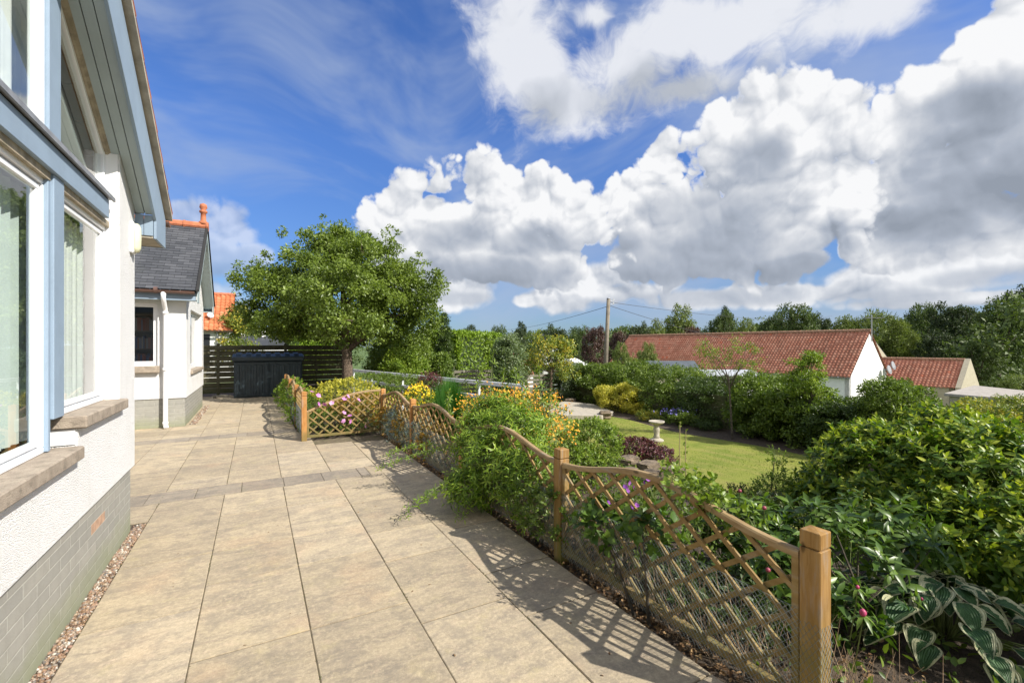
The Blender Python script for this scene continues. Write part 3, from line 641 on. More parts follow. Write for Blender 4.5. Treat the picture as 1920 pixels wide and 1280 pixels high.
MB().poly([(-2.93, yy + .03, 1.37), (-1.84, yy + .03, 1.37), (-1.84, yy + .03, 2.48), (-2.93, yy + .03, 2.48)], [(0, 1, 2, 3)]).build('pane', M['glass'], fo)
MB().box(-3.05, 11.6, 1.14, -1.72, 11.8, 1.278).build('sill', M['sill'], h2, bevel=.01)
wo2 = window_x(h2, X2 - .09, 12.46, 14.79, 1.13, 2.5, .07); MB().box(X2 - .12, 12.42, 1.05, X2 + .05, 14.84, 1.13).build('sill', M['sill'], h2, bevel=.01)
c = MB(); vs = []
for i in range(150): y = 12.6 + i * .0137; vs += [(X2 - .3 + .02 * math.sin(i * .5), y, 1.2), (X2 - .3 + .02 * math.sin(i * .5), y, 2.45)]
c.poly(vs, [(2 * i, 2 * i + 2, 2 * i + 3, 2 * i + 1) for i in range(149)]).build('curtain', M['net'], h2)
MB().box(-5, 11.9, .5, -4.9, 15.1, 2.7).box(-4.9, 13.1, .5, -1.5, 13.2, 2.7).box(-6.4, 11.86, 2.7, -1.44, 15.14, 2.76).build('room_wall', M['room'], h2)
slate_roof('roof', M['slate'], h2, (-6.6, 11.40, 2.83), (-1.06, 11.40, 2.83), (-6.6, 13.5, 4.62), (-1.06, 13.5, 4.62))
slate_roof('roof', M['slate'], h2, (-1.06, 15.6, 2.83), (-6.6, 15.6, 2.83), (-1.06, 13.5, 4.62), (-6.6, 13.5, 4.62))
ridge_tiles('ridge', M['ridge'], h2, (-6.6, 13.5, 4.62), (-1.04, 13.5, 4.62), .10, .45)
fn = MB(); fn.lathe([(.10, 0), (.10, .06), (.06, .10), (.055, .28), (.085, .30), (.085, .34), (.05, .37), (.085, .42), (.07, .50), (.01, .53)], (-1.13, 13.5, 4.66), 14).build('finial', M['ridge'], h2, smooth=True)
for s_ in (1, -1):
    Y = lambda y: y if s_ > 0 else 27 - y
    MB().prism([(-1.07, Y(11.42), 2.58), (-1.07, Y(11.42), 2.80), (-1.07, 13.5, 4.58), (-1.07, 13.5, 4.34), (-1.07, Y(11.7), 2.78), (-1.07, Y(11.7), 2.58)], (.02, 0, 0)).build('barge_board', M['soffit'], h2)
    MB().prism([(-1.07, Y(11.6), 2.72), (-1.07, 13.5, 4.36), (X2 - .02, 13.5, 4.36), (X2 - .02, Y(11.6), 2.72)], (0, 0, .02)).build('verge_soffit', M['soffit'], h2)
    MB().prism([(-1.08, Y(11.36), 2.80), (-1.08, Y(11.36), 2.845), (-1.08, 13.5, 4.645), (-1.08, 13.5, 4.60)], (.055, 0, 0)).build('verge_strip', M['groove'], h2)
    MB().box(-6.6, min(Y(11.45), Y(11.47)), 2.62, -1.09, max(Y(11.45), Y(11.47)), 2.79).build('fascia', M['blue'], h2)
    MB().box(-6.6, min(Y(11.475), Y(11.69)), 2.62, -1.09, max(Y(11.475), Y(11.69)), 2.64).build('eave_soffit', M['soffit'], h2)
gutter(h2, (-6.6, 11.38, 2.80), (-1.10, 11.38, 2.80), .06)
dp = MB(); dp.tube([(-1.62, 11.38, 2.77), (-1.62, 11.38, 2.66), (-1.62, 11.44, 2.58), (-1.62, 11.58, 2.46), (-1.62, 11.62, 2.38), (-1.62, 11.62, .08), (-1.59, 11.50, .03)], [.05] + [.042] * 6, 14)
for z in (.1, 1.2, 2.36): dp.tube([(-1.62, 11.62, z - .03), (-1.62, 11.62, z + .03)], [.05, .05], 14)
dp.build('downpipe', M['upvc'], h2, smooth=True)
bk = thing('bookcase', 'dark bookcase with rows of books standing inside the cottage window', 'bookcase', (-2.4, 12.9, .5))
b = MB(); b.box(-3.1, 12.75, .45, -3.06, 13.05, 2.4).box(-1.75, 12.75, .45, -1.71, 13.05, 2.4)
for z in (.45, 1.2, 1.6, 2.0, 2.36): b.box(-3.06, 12.76, z, -1.75, 13.05, z + .025)
b.build('shelf', plain('dark_shelf', (.16, .13, .11), .6), bk)
m_, n_, b_p = mat('book_spines'); n_.link(n_.ramp(tone(n_), [(0, (.04, .07, .16)), (.4, (.05, .10, .22)), (.6, (.30, .30, .28)), (.75, (.30, .07, .05)), (1, (.10, .14, .12))]), b_p.inputs['Base Color'])
b = MB()
for z in (1.225, 1.625, 2.025):
    x = -3.05
    while x < -1.8:
        t = random.uniform(.02, .05); hh = random.uniform(.2, .3); b.cur = random.random(); b.box(x, 12.78, z, x + t - .002, 12.98, z + hh); x += t
tag(b.build('book', m_, bk), kind='stuff')
# ------------------------------------------------------------------ third house, red roof beyond the fence
h3 = thing('red_roofed_house', 'white house with bright orange pantile roof behind the dark fence', 'house', (-5, 36, -.3))
pantile_roof('roof', M['pantile2'], h3, (-12, 34.2, 2.65), (-1.28, 34.2, 2.65), (-12, 37.2, 5.2), (-1.28, 37.2, 5.2), .26, .32, .035)
pantile_roof('roof', M['pantile2'], h3, (-1.28, 40.2, 2.65), (-12, 40.2, 2.65), (-1.28, 37.2, 5.2), (-12, 37.2, 5.2), .26, .32, .035)
ridge_tiles('ridge', M['ridge'], h3, (-12, 37.2, 5.2), (-1.25, 37.2, 5.2), .13)
MB().box(-11.8, 34.6, -.4, -5.6, 39.8, 2.75).box(-4.4, 34.6, -.4, -1.45, 39.8, 2.75).box(-5.6, 34.9, -.4, -4.4, 39.8, 2.75).prism([(-1.45, 34.6, 2.75), (-1.45, 39.8, 2.75), (-1.45, 37.2, 5.0)], (-.2, 0, 0)).build('wall', M['white_far'], h3)
MB().box(-2.9, 34.57, .2, -2.55, 34.6, 2.4).build('window', M['dark'], h3); MB().box(-3.75, 34.5, .2, -3.15, 34.58, 2.45).build('door', plain('brown_door', (.16, .05, .035), .5), h3)
gutter(h3, (-12, 34.12, 2.6), (-1.3, 34.12, 2.6), .07)
MB().tube([(-2.15, 34.5, 2.55), (-2.15, 34.5, 0)], .05, 8).build('downpipe', M['metal'], h3)
dsh = MB(); c = Vector((-2.55, 35.0, 3.62)); dsh.tube([(c.x, c.y + .1, 3.35), (c.x, c.y, 3.7)], .025, 6).tube([c, c + Vector((.03, -.05, .03))], [.20, .17], 16).tube([c + Vector((0, -.05, -.2)), c + Vector((0, -.5, .02))], .02, 5); dsh.build('satellite_dish', M['upvc'], h3)
# ------------------------------------------------------------------ farm buildings with pantile roofs
def cam2w(lat, d, z): return Vector((d * SN + lat * CS, d * CS - lat * SN, z))
def barn(name, label, cat, ridge_r, ridge_l, half, rise, base, wallmat, tmat, group=None, skew_r=0, tw=.25, over=.15):
    a, b = cam2w(*ridge_l), cam2w(*ridge_r); d = (b - a); d.z = 0; L = d.length; d.normalize(); q = Vector((d.y, -d.x, 0))
    if q.dot(a) > 0: q = -q           # q: towards the camera side
    root = thing(name, label, cat, ((a.x + b.x) / 2, (a.y + b.y) / 2, base), group)
    zr = b.z; en = []
    for s_ in (1, -1):
        e0 = a + q * (s_ * half) - Vector((0, 0, rise)); e1 = b + q * (s_ * half) - Vector((0, 0, rise))
        if s_ > 0: pantile_roof('roof', tmat, root, e0, e1, a, b, tw, .29, .042)
        else: pantile_roof('roof', tmat, root, e1, e0, b, a, tw, .33, .034, 4)
        en.append((e0, e1))
    ridge_tiles('ridge', plain(name + '_ridge', (.33, .19, .12), .85, .25, 6), root, a + Vector((0, 0, .03)), b + Vector((0, 0, .03)), .13, .45)
    k = 1 - over / half; w = MB(); ins = d * .12
    lo = [a + q * half * k + ins, b + q * half * k - ins, b - q * half * k - ins, a - q * half * k + ins]
    zt = zr - rise * k - .08
    for (p, r) in ((lo[0], lo[1]), (lo[2], lo[3])):
        n_ = (r - p).cross(Vector((0, 0, 1))).normalized() * -.3
        w.prism([(p.x, p.y, base), (r.x, r.y, base), (r.x, r.y, zt), (p.x, p.y, zt)], n_)
    for (p, r, t, s_) in ((lo[1], lo[2], b - ins, -1), (lo[3], lo[0], a + ins, 1)):
        w.prism([(p.x, p.y, base), (r.x, r.y, base), (r.x, r.y, zt), (t.x, t.y, zr - .10), (p.x, p.y, zt)], d * (.3 * s_))
    w.build('wall', wallmat, root)
    return root, a, b, d, q, en
bn, A, B, D, Q, EN = barn('barn', 'long white barn with weathered red pantile roof beyond the hedge', 'barn', (27.6, 35.0, 2.80), (14.2, 55.0, 2.80), 3.75, 3.42, -4.0, M['white_far'], M['pantile'])
# aerial on the gable, and two dishes
am = MB(); c = B + D * .05; am.tube([(c.x, c.y, 2.0), (c.x, c.y, 4.0)], .045, 6)
ax = (Q * -.6 + D * .8).normalized(); am.bar(Vector((c.x, c.y, 3.8)) - ax * .45, Vector((c.x, c.y, 3.8)) + ax * .75, .05, .05)
up_ = Vector((0, 0, 1)); sd2 = ax.cross(up_)
for i in range(9):
    p = Vector((c.x, c.y, 3.8)) + ax * (-.4 + i * .14); am.bar(p - sd2 * .25, p + sd2 * .25, .028, .028).bar(p - up_ * .17, p + up_ * .17, .024, .024)
am.bar(Vector((c.x, c.y, 3.6)) - ax * .45 - up_ * .1, Vector((c.x, c.y, 3.8)) - ax * .45 + up_ * .3, .3, .01).build('aerial', M['metal'], bn)
for k_, zz in ((2.6, .1), (3.45, .4)):
    c = B - Q * k_ + D * .3; c.z = zz - .35; nrm = (D + Vector((0, 0, .25))).normalized(); pr = []
    MB().tube([c, c + nrm * .02, c + nrm * .10], [.10, .30, .36], 18).tube([c + nrm * .05 - up_ * .3, c + nrm * .5], .015, 5).tube([c - D * .3, c], .03, 6).build('satellite_dish', plain('dish_grey', (.30, .31, .33), .5), bn, smooth=False)
for f_ in (.25,):
    p = lerp(A, B, .0)
gutter(bn, tuple(EN[0][0] + Q * .06 - Vector((0, 0, .05))), tuple(EN[0][1] + Q * .06 - Vector((0, 0, .05))), .07, plain('grey_gutter', (.25, .25, .26)))
vt = MB(); p = lerp(A, B, .08) + Q * 3.6; vt.tube([(p.x, p.y, -.9), (p.x, p.y, .35)], .1, 8).build('vent_pipe', M['white_far'], bn)
bn2 = barn('byre', 'lower red pantiled byre with tan stone gable, right of the white barn', 'barn', (37.8, 38.0, .45), (31.1, 48.0, .45), 2.65, 2.2, -4.2, M['tan'], M['pantile'], tw=.27)
bo, a2, b2, d2, q2 = bn2[:5]
MB().prism([b2 + q2 * 2.75 - Vector((0, 0, 2.15)), b2 + Vector((0, 0, .14)), b2 - q2 * 2.75 - Vector((0, 0, 2.15)), b2 - q2 * 2.75 - Vector((0, 0, 4)), b2 + q2 * 2.75 - Vector((0, 0, 4))], d2 * .35).build('gable_coping', M['tan'], bo)
th = thing('harled_house', 'tan harled gable rising behind the white barn', 'house', cam2w(40, 50, -4))
a_ = cam2w(39.0, 49, 2.25); MB().prism([a_ + Q * 6 - Vector((0, 0, 3.1)), a_, a_ - Q * 6 - Vector((0, 0, 3.1)), a_ - Q * 6 - Vector((0, 0, 6.3)), a_ + Q * 6 - Vector((0, 0, 6.3))], D * -7).build('wall', M['tan'], th)
MB().prism([a_ + Q * 6.1 - Vector((0, 0, 3.09)), a_ + Vector((0, 0, .07)), a_ - Q * 6.1 - Vector((0, 0, 3.09)), a_ - Q * 6.1 - Vector((0, 0, 3.16)), a_ + Vector((0, 0, .02)), a_ + Q * 6.1 - Vector((0, 0, 3.16))], D * -7.1).build('roof', M['slate'], th)
# flat roofed shed at the right
fs = thing('flat_roofed_shed', 'low shed with flat grey felt roof, beside the tan gable', 'shed', G(1850, 735, -.9) + Vector((0, 0, -2)))
pp = [G(1770, 737, -.9), G(1826, 722, -.9), G(2050, 745, -.9), G(2050, 768, -.9), G(1915, 749, -.9)]
MB().prism([p for p in pp], (0, 0, -.14)).build('roof', M['felt'], fs, bevel=.01)
ctr = sum(pp, Vector()) / 5; MB().prism([lerp(p, ctr, .08) + Vector((0, 0, -.142)) for p in pp], (0, 0, -2.6)).build('wall', M['tan'], fs)
# sheds behind the hedge
def gshed(name, label, px, d, w_, dep, ztop, rise, base, rm, wm, yaw=0.0):
    c = P(px, HZ, d); root = thing(name, label, 'shed', (c.x, c.y, base)); u = Vector((math.cos(-YAW + yaw), math.sin(-YAW + yaw), 0)); v = Vector((-u.y, u.x, 0)); c = Vector((c.x, c.y, 0))
    def pt(a, b, z): return c + u * a + v * b + Vector((0, 0, z))
    MB().prism([pt(-w_ / 2, -dep / 2, base), pt(w_ / 2, -dep / 2, base), pt(w_ / 2, dep / 2, base), pt(-w_ / 2, dep / 2, base)], (0, 0, ztop - rise - base)).build('wall', wm, root)
    MB().prism([pt(-w_ / 2 - .1, -dep / 2 - .12, ztop - rise), pt(-w_ / 2 - .1, 0, ztop), pt(-w_ / 2 - .1, dep / 2 + .12, ztop - rise)], u * (w_ + .2)).build('roof', rm, root)
    return root
gshed('garden_shed', 'shed with dark slate grey roof showing over the hedge, in front of the barn', 1256, 27, 2.7, 2.6, .78, .75, -3, plain('dark_felt', (.07, .085, .10), .7, .15, 3), M['tan'])
gshed('outbuilding', 'small white walled outbuilding with pale grey roof, showing over the hedge below the barn eaves', 1352, 24, 2.9, 2.4, .42, .25, -3, plain('pale_sheet_roof', (.38, .40, .42), .6, .1, 3), M['white_far'])
# far cottages
def cottage(name, label, px, d, w_, dep, ztop, rise, base, rm, wm, chim=(), yaw=0.0, hip=False):
    root = gshed(name, label, px, d, w_, dep, ztop, rise, base, rm, wm, yaw); root['category'] = 'house'
    c = P(px, HZ, d); u = Vector((math.cos(-YAW + yaw), math.sin(-YAW + yaw), 0))
    for q in chim:
        p = Vector((c.x, c.y, 0)) + u * q; s_ = w_ * .035; h_ = rise * .42
        cb = MB().box(p.x - s_, p.y - s_, ztop - h_, p.x + s_, p.y + s_, ztop + h_).build('chimney', wm, root); MB().tube([(p.x, p.y, ztop + h_), (p.x, p.y, ztop + h_ * 1.3)], s_ * .4, 8).build('chimney_pot', M['ridge'], cb)
    for q in (-.25, .25):
        p = Vector((c.x, c.y, 0)) + u * (q * w_) - Vector((-u.y, u.x, 0)) * (dep / 2 + .03); z0 = ztop - rise - 1.6
        MB().prism([p - u * .5 + up_ * z0, p + u * .5 + up_ * z0, p + u * .5 + up_ * (z0 + 1.1), p - u * .5 + up_ * (z0 + 1.1)], Vector((-u.y, u.x, 0)) * -.03).build('window', M['dark'], root)
    return root
cottage('slate_roofed_cottage', 'distant cottage with slate roof and two white chimneys over the dark fence', 478, 62, 6.0, 6, 2.95, 1.5, -2, M['slate'], M['white_far'], (-1.6, 1.2))
cottage('white_house', 'distant white house wall among trees above the yellow-leaved shrub tree', 1028, 75, 5.5, 6, 3.6, .8, -3, M['slate'], M['white_far'], (1.2,))
cottage('white_gabled_house', 'distant white gable peeping through leaves left of the utility pole', 1070, 48, 1.7, 3, .35, .7, -3, M['white_far'], M['white_far'], (), .9)
cottage('brown_roofed_house', 'distant house with brown tiled roof slope behind the grey fence', 940, 42, 5.0, 3.6, .95, 2.1, -3.5, M['pantile'], M['white_far'], (), -.35)
# ------------------------------------------------------------------ fences
def board_fence(name, label, a, b, top_a, top_b, height, mt, pw=1.85, bh=.145, gap=.028, n=None, cat='fence', capw=None):
    a, b = Vector(a), Vector(b); d = (b - a); d.z = 0; L = d.length; d.normalize(); nrm = Vector((d.y, -d.x, 0))
    if nrm.dot(Vector((0, 0, 0)) - a) < 0: nrm = -nrm
    root = thing(name, label, cat, (a.x, a.y, top_a - height)); k = max(1, round(L / pw))
    for i in range(k + 1):
        p = lerp(a, b, i / k); t = lerp(top_a, top_b, i / k)
        MB().bar((p.x, p.y, t - height - .5), (p.x, p.y, t + .04), .09, .09, up=nrm).build('post', mt, root, bevel=.005)
    for i in range(k):
        p, q = lerp(a, b, i / k), lerp(a, b, (i + 1) / k); t = lerp(top_a, top_b, (i + .5) / k); mb = MB()
        nb_ = int(height / (bh + gap))
        for j in range(nb_):
            z = t - .02 - (j + .5) * (bh + gap); s_ = .035 if j % 2 == 0 else -.0; dz = random.uniform(-.006, .006)
            pp, qq = p + nrm * s_ + d * .02, q + nrm * s_ - d * .02
            mb.bar((pp.x, pp.y, z + dz), (qq.x, qq.y, z - dz), .016, bh, up=(0, 0, 1))
        c = lerp(p, q, .5); mb.bar((c.x + nrm.x * .017, c.y + nrm.y * .017, t - height), (c.x + nrm.x * .017, c.y + nrm.y * .017, t - .02), .04, .018, up=nrm)
        mb.build('board_panel', mt, root)
    return root
board_fence('board_fence', 'dark stained fence of wide horizontal boards behind the navy storage box', (-7.2, 18.2, 0), (2.95, 18.2, 0), 1.72, 1.72, 1.75, M['dkwood'], bh=.165, gap=.016)
f0, f1 = P(770, 684, 19.5), P(1048, 701, 23.5)
board_fence('slat_fence', 'weathered grey slatted fence at the bottom of the garden behind the railing', f0, f1, f0.z, f1.z, 1.5, M['greywood'], bh=.13, gap=.07)
board_fence('boundary_fence', 'dark timber boundary fence mostly hidden behind the long hedge', (13.6, -3.0, 0), (13.9, 19.0, 0), .62, -.35, 1.5, M['dkwood'], bh=.13, gap=.01)

# ------------------------------------------------------------------ bow topped trellis fence round the raised bed
tf = thing('trellis_fence', 'low orange-brown wavy topped lattice fence between the patio and the flower bed', 'fence', (2.15, 5, 0))
def tpost(x, y, top=.88, w=.085, rot=0.0):
    mb = MB(); h_ = w / 2
    mb.box(x - h_, y - h_, -.25, x + h_, y + h_, top - .085).box(x - h_ + .006, y - h_ + .006, top - .085, x + h_ - .006, y + h_ - .006, top - .078)
    mb.poly([(x - h_, y - h_, top - .078), (x + h_, y - h_, top - .078), (x + h_, y + h_, top - .078), (x - h_, y + h_, top - .078), (x - h_, y - h_, top - .008), (x + h_, y - h_, top - .008), (x + h_, y + h_, top - .008), (x - h_, y + h_, top - .008), (x, y, top + .004)],
            [(0, 3, 2, 1), (0, 1, 5, 4), (1, 2, 6, 5), (2, 3, 7, 6), (3, 0, 4, 7), (4, 5, 8), (5, 6, 8), (6, 7, 8), (7, 4, 8)])
    return mb.build('post', M['post'] if y < 4 else M['post_far'], tf, bevel=.004)
def tpanel(a, b, top, net=True, zb=.07, pitch=.23, slope=.74):
    """lattice panel between two post faces; top(t) gives the height of the rail"""
    a, b = Vector(a), Vector(b); d = b - a; L = d.length; d.normalize(); nrm = Vector((d.y, -d.x, 0))
    pn = thing('panel', None, None, (0, 0, 0)); pn.parent = tf; pn.location = Vector((a.x, a.y, 0)) - org(tf)
    W3 = lambda s, z, o=0.0: a + d * s + nrm * o + Vector((0, 0, z))
    n = 28; rl = MB(); vs = []
    for i in range(n + 1):
        s = L * i / n; z = top(i / n); sl = (top(min(1, i / n + .01)) - top(max(0, i / n - .01))) / (L * .02); k = 1 / math.hypot(1, sl)
        tx, tz = -sl * k, k
        for o, h_ in ((-.021, -.017), (.021, -.017), (.022, .010), (.015, .018), (-.015, .018), (-.022, .010)): vs.append(W3(s + tx * h_, z + tz * h_, o))
    rl.poly(vs, [(i * 6 + j, i * 6 + (j + 1) % 6, (i + 1) * 6 + (j + 1) % 6, (i + 1) * 6 + j) for i in range(n) for j in range(6)] + [tuple(range(5, -1, -1)), tuple(range(n * 6, n * 6 + 6))])
    rl.build('top_rail', M['trail'], pn, smooth=False)
    MB().bar(W3(0, zb), W3(L, zb), .042, .045, up=(0, 0, 1)).build('bottom_rail', M['trellis'], pn, bevel=.003)
    MB().bar(W3(.016, zb), W3(.016, top(0)), .034, .036, up=nrm).build('stile', M['trellis'], pn, bevel=.003); MB().bar(W3(L - .016, zb), W3(L - .016, top(1)), .034, .036, up=nrm).build('stile', M['trellis'], pn, bevel=.003)
    sl = MB()
    for sg, off in ((1, -.009), (-1, .009)):
        s0 = -1.4 + (.05 if sg > 0 else .11)
        while s0 < L + 1.4:
            # points on the line z = zb + sg*slope*(s-s0)
            pts = []
            for i in range(241):
                s = L * i / 240; z = zb + sg * slope * (s - s0)
                if zb <= z <= top(i / 240) - .005 and .01 < s < L - .01: pts.append((s, z))
            if len(pts) > 4: sl.bar(W3(*pts[0], off), W3(*pts[-1], off), .013, .026, up=(0, 0, 1))
            s0 += pitch
    sl.build('lattice', M['trellis'], pn)
    if net:
        w_ = MB(); hmax = .50; st = .030; side = -.024
        for sg in (1, -1):
            s0 = -hmax
            while s0 < L + hmax:
                if sg > 0: a0, a1 = s0, s0 + hmax * .9
                else: a0, a1 = s0 + hmax * .9, s0
                z0, z1 = .02, hmax
                # clip to the panel
                def clip(p0, p1):
                    (x0, y0), (x1, y1) = p0, p1
                    if x0 == x1: return None
                    for lim, lo in ((0, True), (L, False)):
                        if (x0 < lim) == lo and (x1 < lim) == lo: return None
                        if (x0 < lim) == lo: t = (lim - x0) / (x1 - x0); x0, y0 = lim, y0 + (y1 - y0) * t
                        elif (x1 < lim) == lo: t = (lim - x0) / (x1 - x0); x1, y1 = lim, y0 + (y1 - y0) * t
                    return (x0, y0), (x1, y1)
                c = clip((a0, z0), (a1, z1))
                if c and math.hypot(c[0][0] - c[1][0], c[0][1] - c[1][1]) > .02:
                    o_ = side + random.uniform(-.002, .002)
                    w_.tube([W3(*c[0], o_), W3(*c[1], o_)], .0012, 3, cap=False)
                s0 += st
        w_.tube([W3(0, hmax, side), W3(L, hmax, side)], .001, 3, cap=False)
        w_.build('wire_netting', M['wire'], pn)
    return pn
bow = lambda t: .745 + .065 * (1 - math.cos(2 * math.pi * t))
FXX = 2.15
py_ = [1.127, 3.02, 5.0, 7.0, 8.93]
np_ = tpost(2.20, 1.12, .875, .09); tpost(2.16, 3.02, .87, .09)
for y in py_[2:]: tpost(FXX, y, .86)
for i in range(4):
    a, b_ = py_[i], py_[i + 1]; e = .045
    tpanel((lerp(2.18, 2.15, i > 0), a + e, 0), (FXX, b_ - e, 0), bow)
tpost(.745, 8.87, .88)
wn = MB(); h_ = .047
for sg in (1, -1):
    for s0 in np.arange(-.55, .19, .026):
        # one continuous diagonal strand over the two faces seen from the patio (front face then side face)
        pts = []
        for s in np.arange(0, .1921, .012):
            z = (s - s0) * 1.5 if sg > 0 else .62 - (s - s0) * 1.5
            if .02 < z < .47: pts.append(((2.20 - h_, 1.12 + h_ - s, z) if s <= .096 else (2.20 - h_ + (s - .096), 1.12 - h_, z)))
        if len(pts) > 1: wn.tube(pts, .0009, 3, cap=False)
wn.build('wire_netting', M['wire'], tf)
rise_ = lambda t: .50 + .33 * math.sin(math.pi / 2 * min(1, t * 1.08 + .02))
tpanel((.79, 8.87, 0), (FXX - .045, 8.93, 0), rise_, net=False, pitch=.19, slope=.9)
for i, y in enumerate((10.8, 12.75, 14.7)): tpost(.76, y, .86)
ylist = [8.87, 10.8, 12.75, 14.7]
for i in range(3): tpanel((.755, ylist[i] + .045, 0), (.76, ylist[i + 1] - .045, 0), bow)
# ------------------------------------------------------------------ white railing beyond the bed
rg = thing('railing', 'white painted metal handrail with two rails beyond the flower bed', 'railing', (3.6, 11.3, -.1))
ra, rb = Vector((2.7, 15.1, 0)), Vector((4.5, 7.5, 0))
MB().bar(ra + Vector((0, 0, .90)), rb + Vector((0, 0, .90)), .05, .085).build('rail', M['rail'], rg, bevel=.006)
MB().bar(ra + Vector((0, 0, .60)), rb + Vector((0, 0, .60)), .045, .08).build('rail', M['rail'], rg, bevel=.006)
for t in (0.005, .167, .402, .62, .82, .995):
    p = lerp(ra, rb, t); MB().bar((p.x, p.y, -.4), (p.x, p.y, .875), .045, .045, up=(1, 0, 0)).build('post', M['rail'], rg, bevel=.004)
# ------------------------------------------------------------------ storage box
sb = thing('storage_box', 'large navy resin garden storage box with ribbed doors on the patio end', 'storage box', (.4, 17.2, 0))
bx0, bx1, by0, by1, bz = -.62, 1.38, 17.0, 17.72, 1.18
b = MB(); b.box(bx0, by0 + .03, 0, bx1, by1, bz); b.build('body', M['bin'], sb, bevel=.02)
for (a, c_) in ((bx0 + .03, .375), (.385, bx1 - .03)):
    dr = MB().box(a, by0 + .005, .05, c_, by0 + .035, bz - .03).build('door', M['bin'], sb, bevel=.012)
    k = MB(); n = 6; w_ = (c_ - a) / n
    for i in range(n): k.box(a + w_ * i + .035, by0 - .018, .10 + .02 * (i % 2), a + w_ * (i + 1) - .03, by0 + .01, bz - .12 + .02 * (i % 2))
    k.build('rib', M['bin'], dr, bevel=.014)
MB().box(.33, by0 - .03, .62, .43, by0 - .005, .82).build('latch', M['bin'], sb, bevel=.008)
lid = MB(); lid.prism([(bx0 - .05, by0 - .05, bz), (bx0 - .05, by0 - .05, bz + .14), (bx0 - .05, by0 + .15, bz + .20), (bx0 - .05, by1 + .03, bz + .24), (bx0 - .05, by1 + .03, bz)], (bx1 - bx0 + .1, 0, 0)); ld = lid.build('lid', M['bin'], sb, bevel=.02)
k = MB()
for i in range(7): x = bx0 + .05 + i * .28; k.prism([(x, by0 + .0, bz + .155), (x, by0 + .15, bz + .235), (x, by1, bz + .275), (x, by1, bz + .19)], (.17, 0, 0))
k.build('lid_rib', M['bin'], ld, bevel=.012)
pk = MB().bar((-1.18, 17.3, .09), (-.72, 17.05, .10), .12, .03).bar((-1.15, 17.25, .03), (-1.15, 17.35, .03), .08, .07).build('plank', M['greywood'])
tag(pk, 'short weathered plank lying on the slabs left of the storage box', 'plank')
# ------------------------------------------------------------------ bird bath
bp = G(1231, 826, LAWN + .04); bt = thing('bird_bath', 'pale stone bird bath on a turned pedestal standing on the lawn', 'bird bath', bp)
MB().lathe([(.20, 0), (.205, .03), (.17, .05), (.13, .07), (.085, .09)], bp, 24).build('foot', M['concrete'], bt, smooth=False)
MB().lathe([(.075, .09), (.095, .12), (.075, .16), (.085, .26), (.092, .32), (.08, .37), (.06, .42), (.075, .455), (.10, .465)], bp, 24).build('pedestal', M['concrete'], bt, smooth=True)
MB().lathe([(.09, .465), (.15, .49), (.215, .535), (.225, .56), (.215, .575), (.19, .565), (.14, .535), (.0005, .52)], bp, 28).build('bowl', M['concrete'], bt, smooth=True)
# ------------------------------------------------------------------ pole and wires
pb = P(1133, 700, 28); pole_b = Vector((pb.x, pb.y, hz(pb.x, pb.y) - .2)); pole_t = P(1141, 560, 28)
up_thing = thing('utility_pole', 'weathered wooden utility pole rising behind the hedge left of the barn', 'pole', pole_b)
MB().tube([pole_b, lerp(pole_b, pole_t, .5), pole_t], [.15, .13, .11], 12).build('mast', M['pole'], up_thing, smooth=True)
MB().tube([pole_t + Vector((0, 0, .0)), pole_t + Vector((0, 0, .05))], [.13, .10], 10).build('cap', M['metal'], up_thing)
for dz in (-.35, -.15):
    MB().tube([pole_t + Vector((.1, -.1, dz)), pole_t + Vector((.22, -.2, dz)), pole_t + Vector((.22, -.2, dz + .12))], [.02, .02, .04], 6).build('insulator', M['upvc'], up_thing)
def wire(lbl, a, b, sag):
    pts = [lerp(a, b, t) - Vector((0, 0, sag * 4 * t * (1 - t))) for t in np.linspace(0, 1, 24)]
    tag(MB().tube(pts, .016, 4).build('overhead_wire', plain('black_cable', (.05, .05, .055), .6)), lbl, 'wire')
wire('black cable running from the utility pole down to the far houses on its left', pole_t + Vector((0, 0, -.45)), P(950, 618, 70), .3)
wire('lower cable running from the utility pole over the trees behind the barn', pole_t + Vector((0, 0, -.40)), P(1640, 650, 60), 1.6)
wire('upper cable running from the very top of the utility pole behind the barn', pole_t + Vector((0, 0, -.2)), P(1560, 592, 90), .9)
wire('pale thin cable hanging in front of the dark woods beyond the byre', P(1700, 655, 60), P(2100, 672, 55), .4)
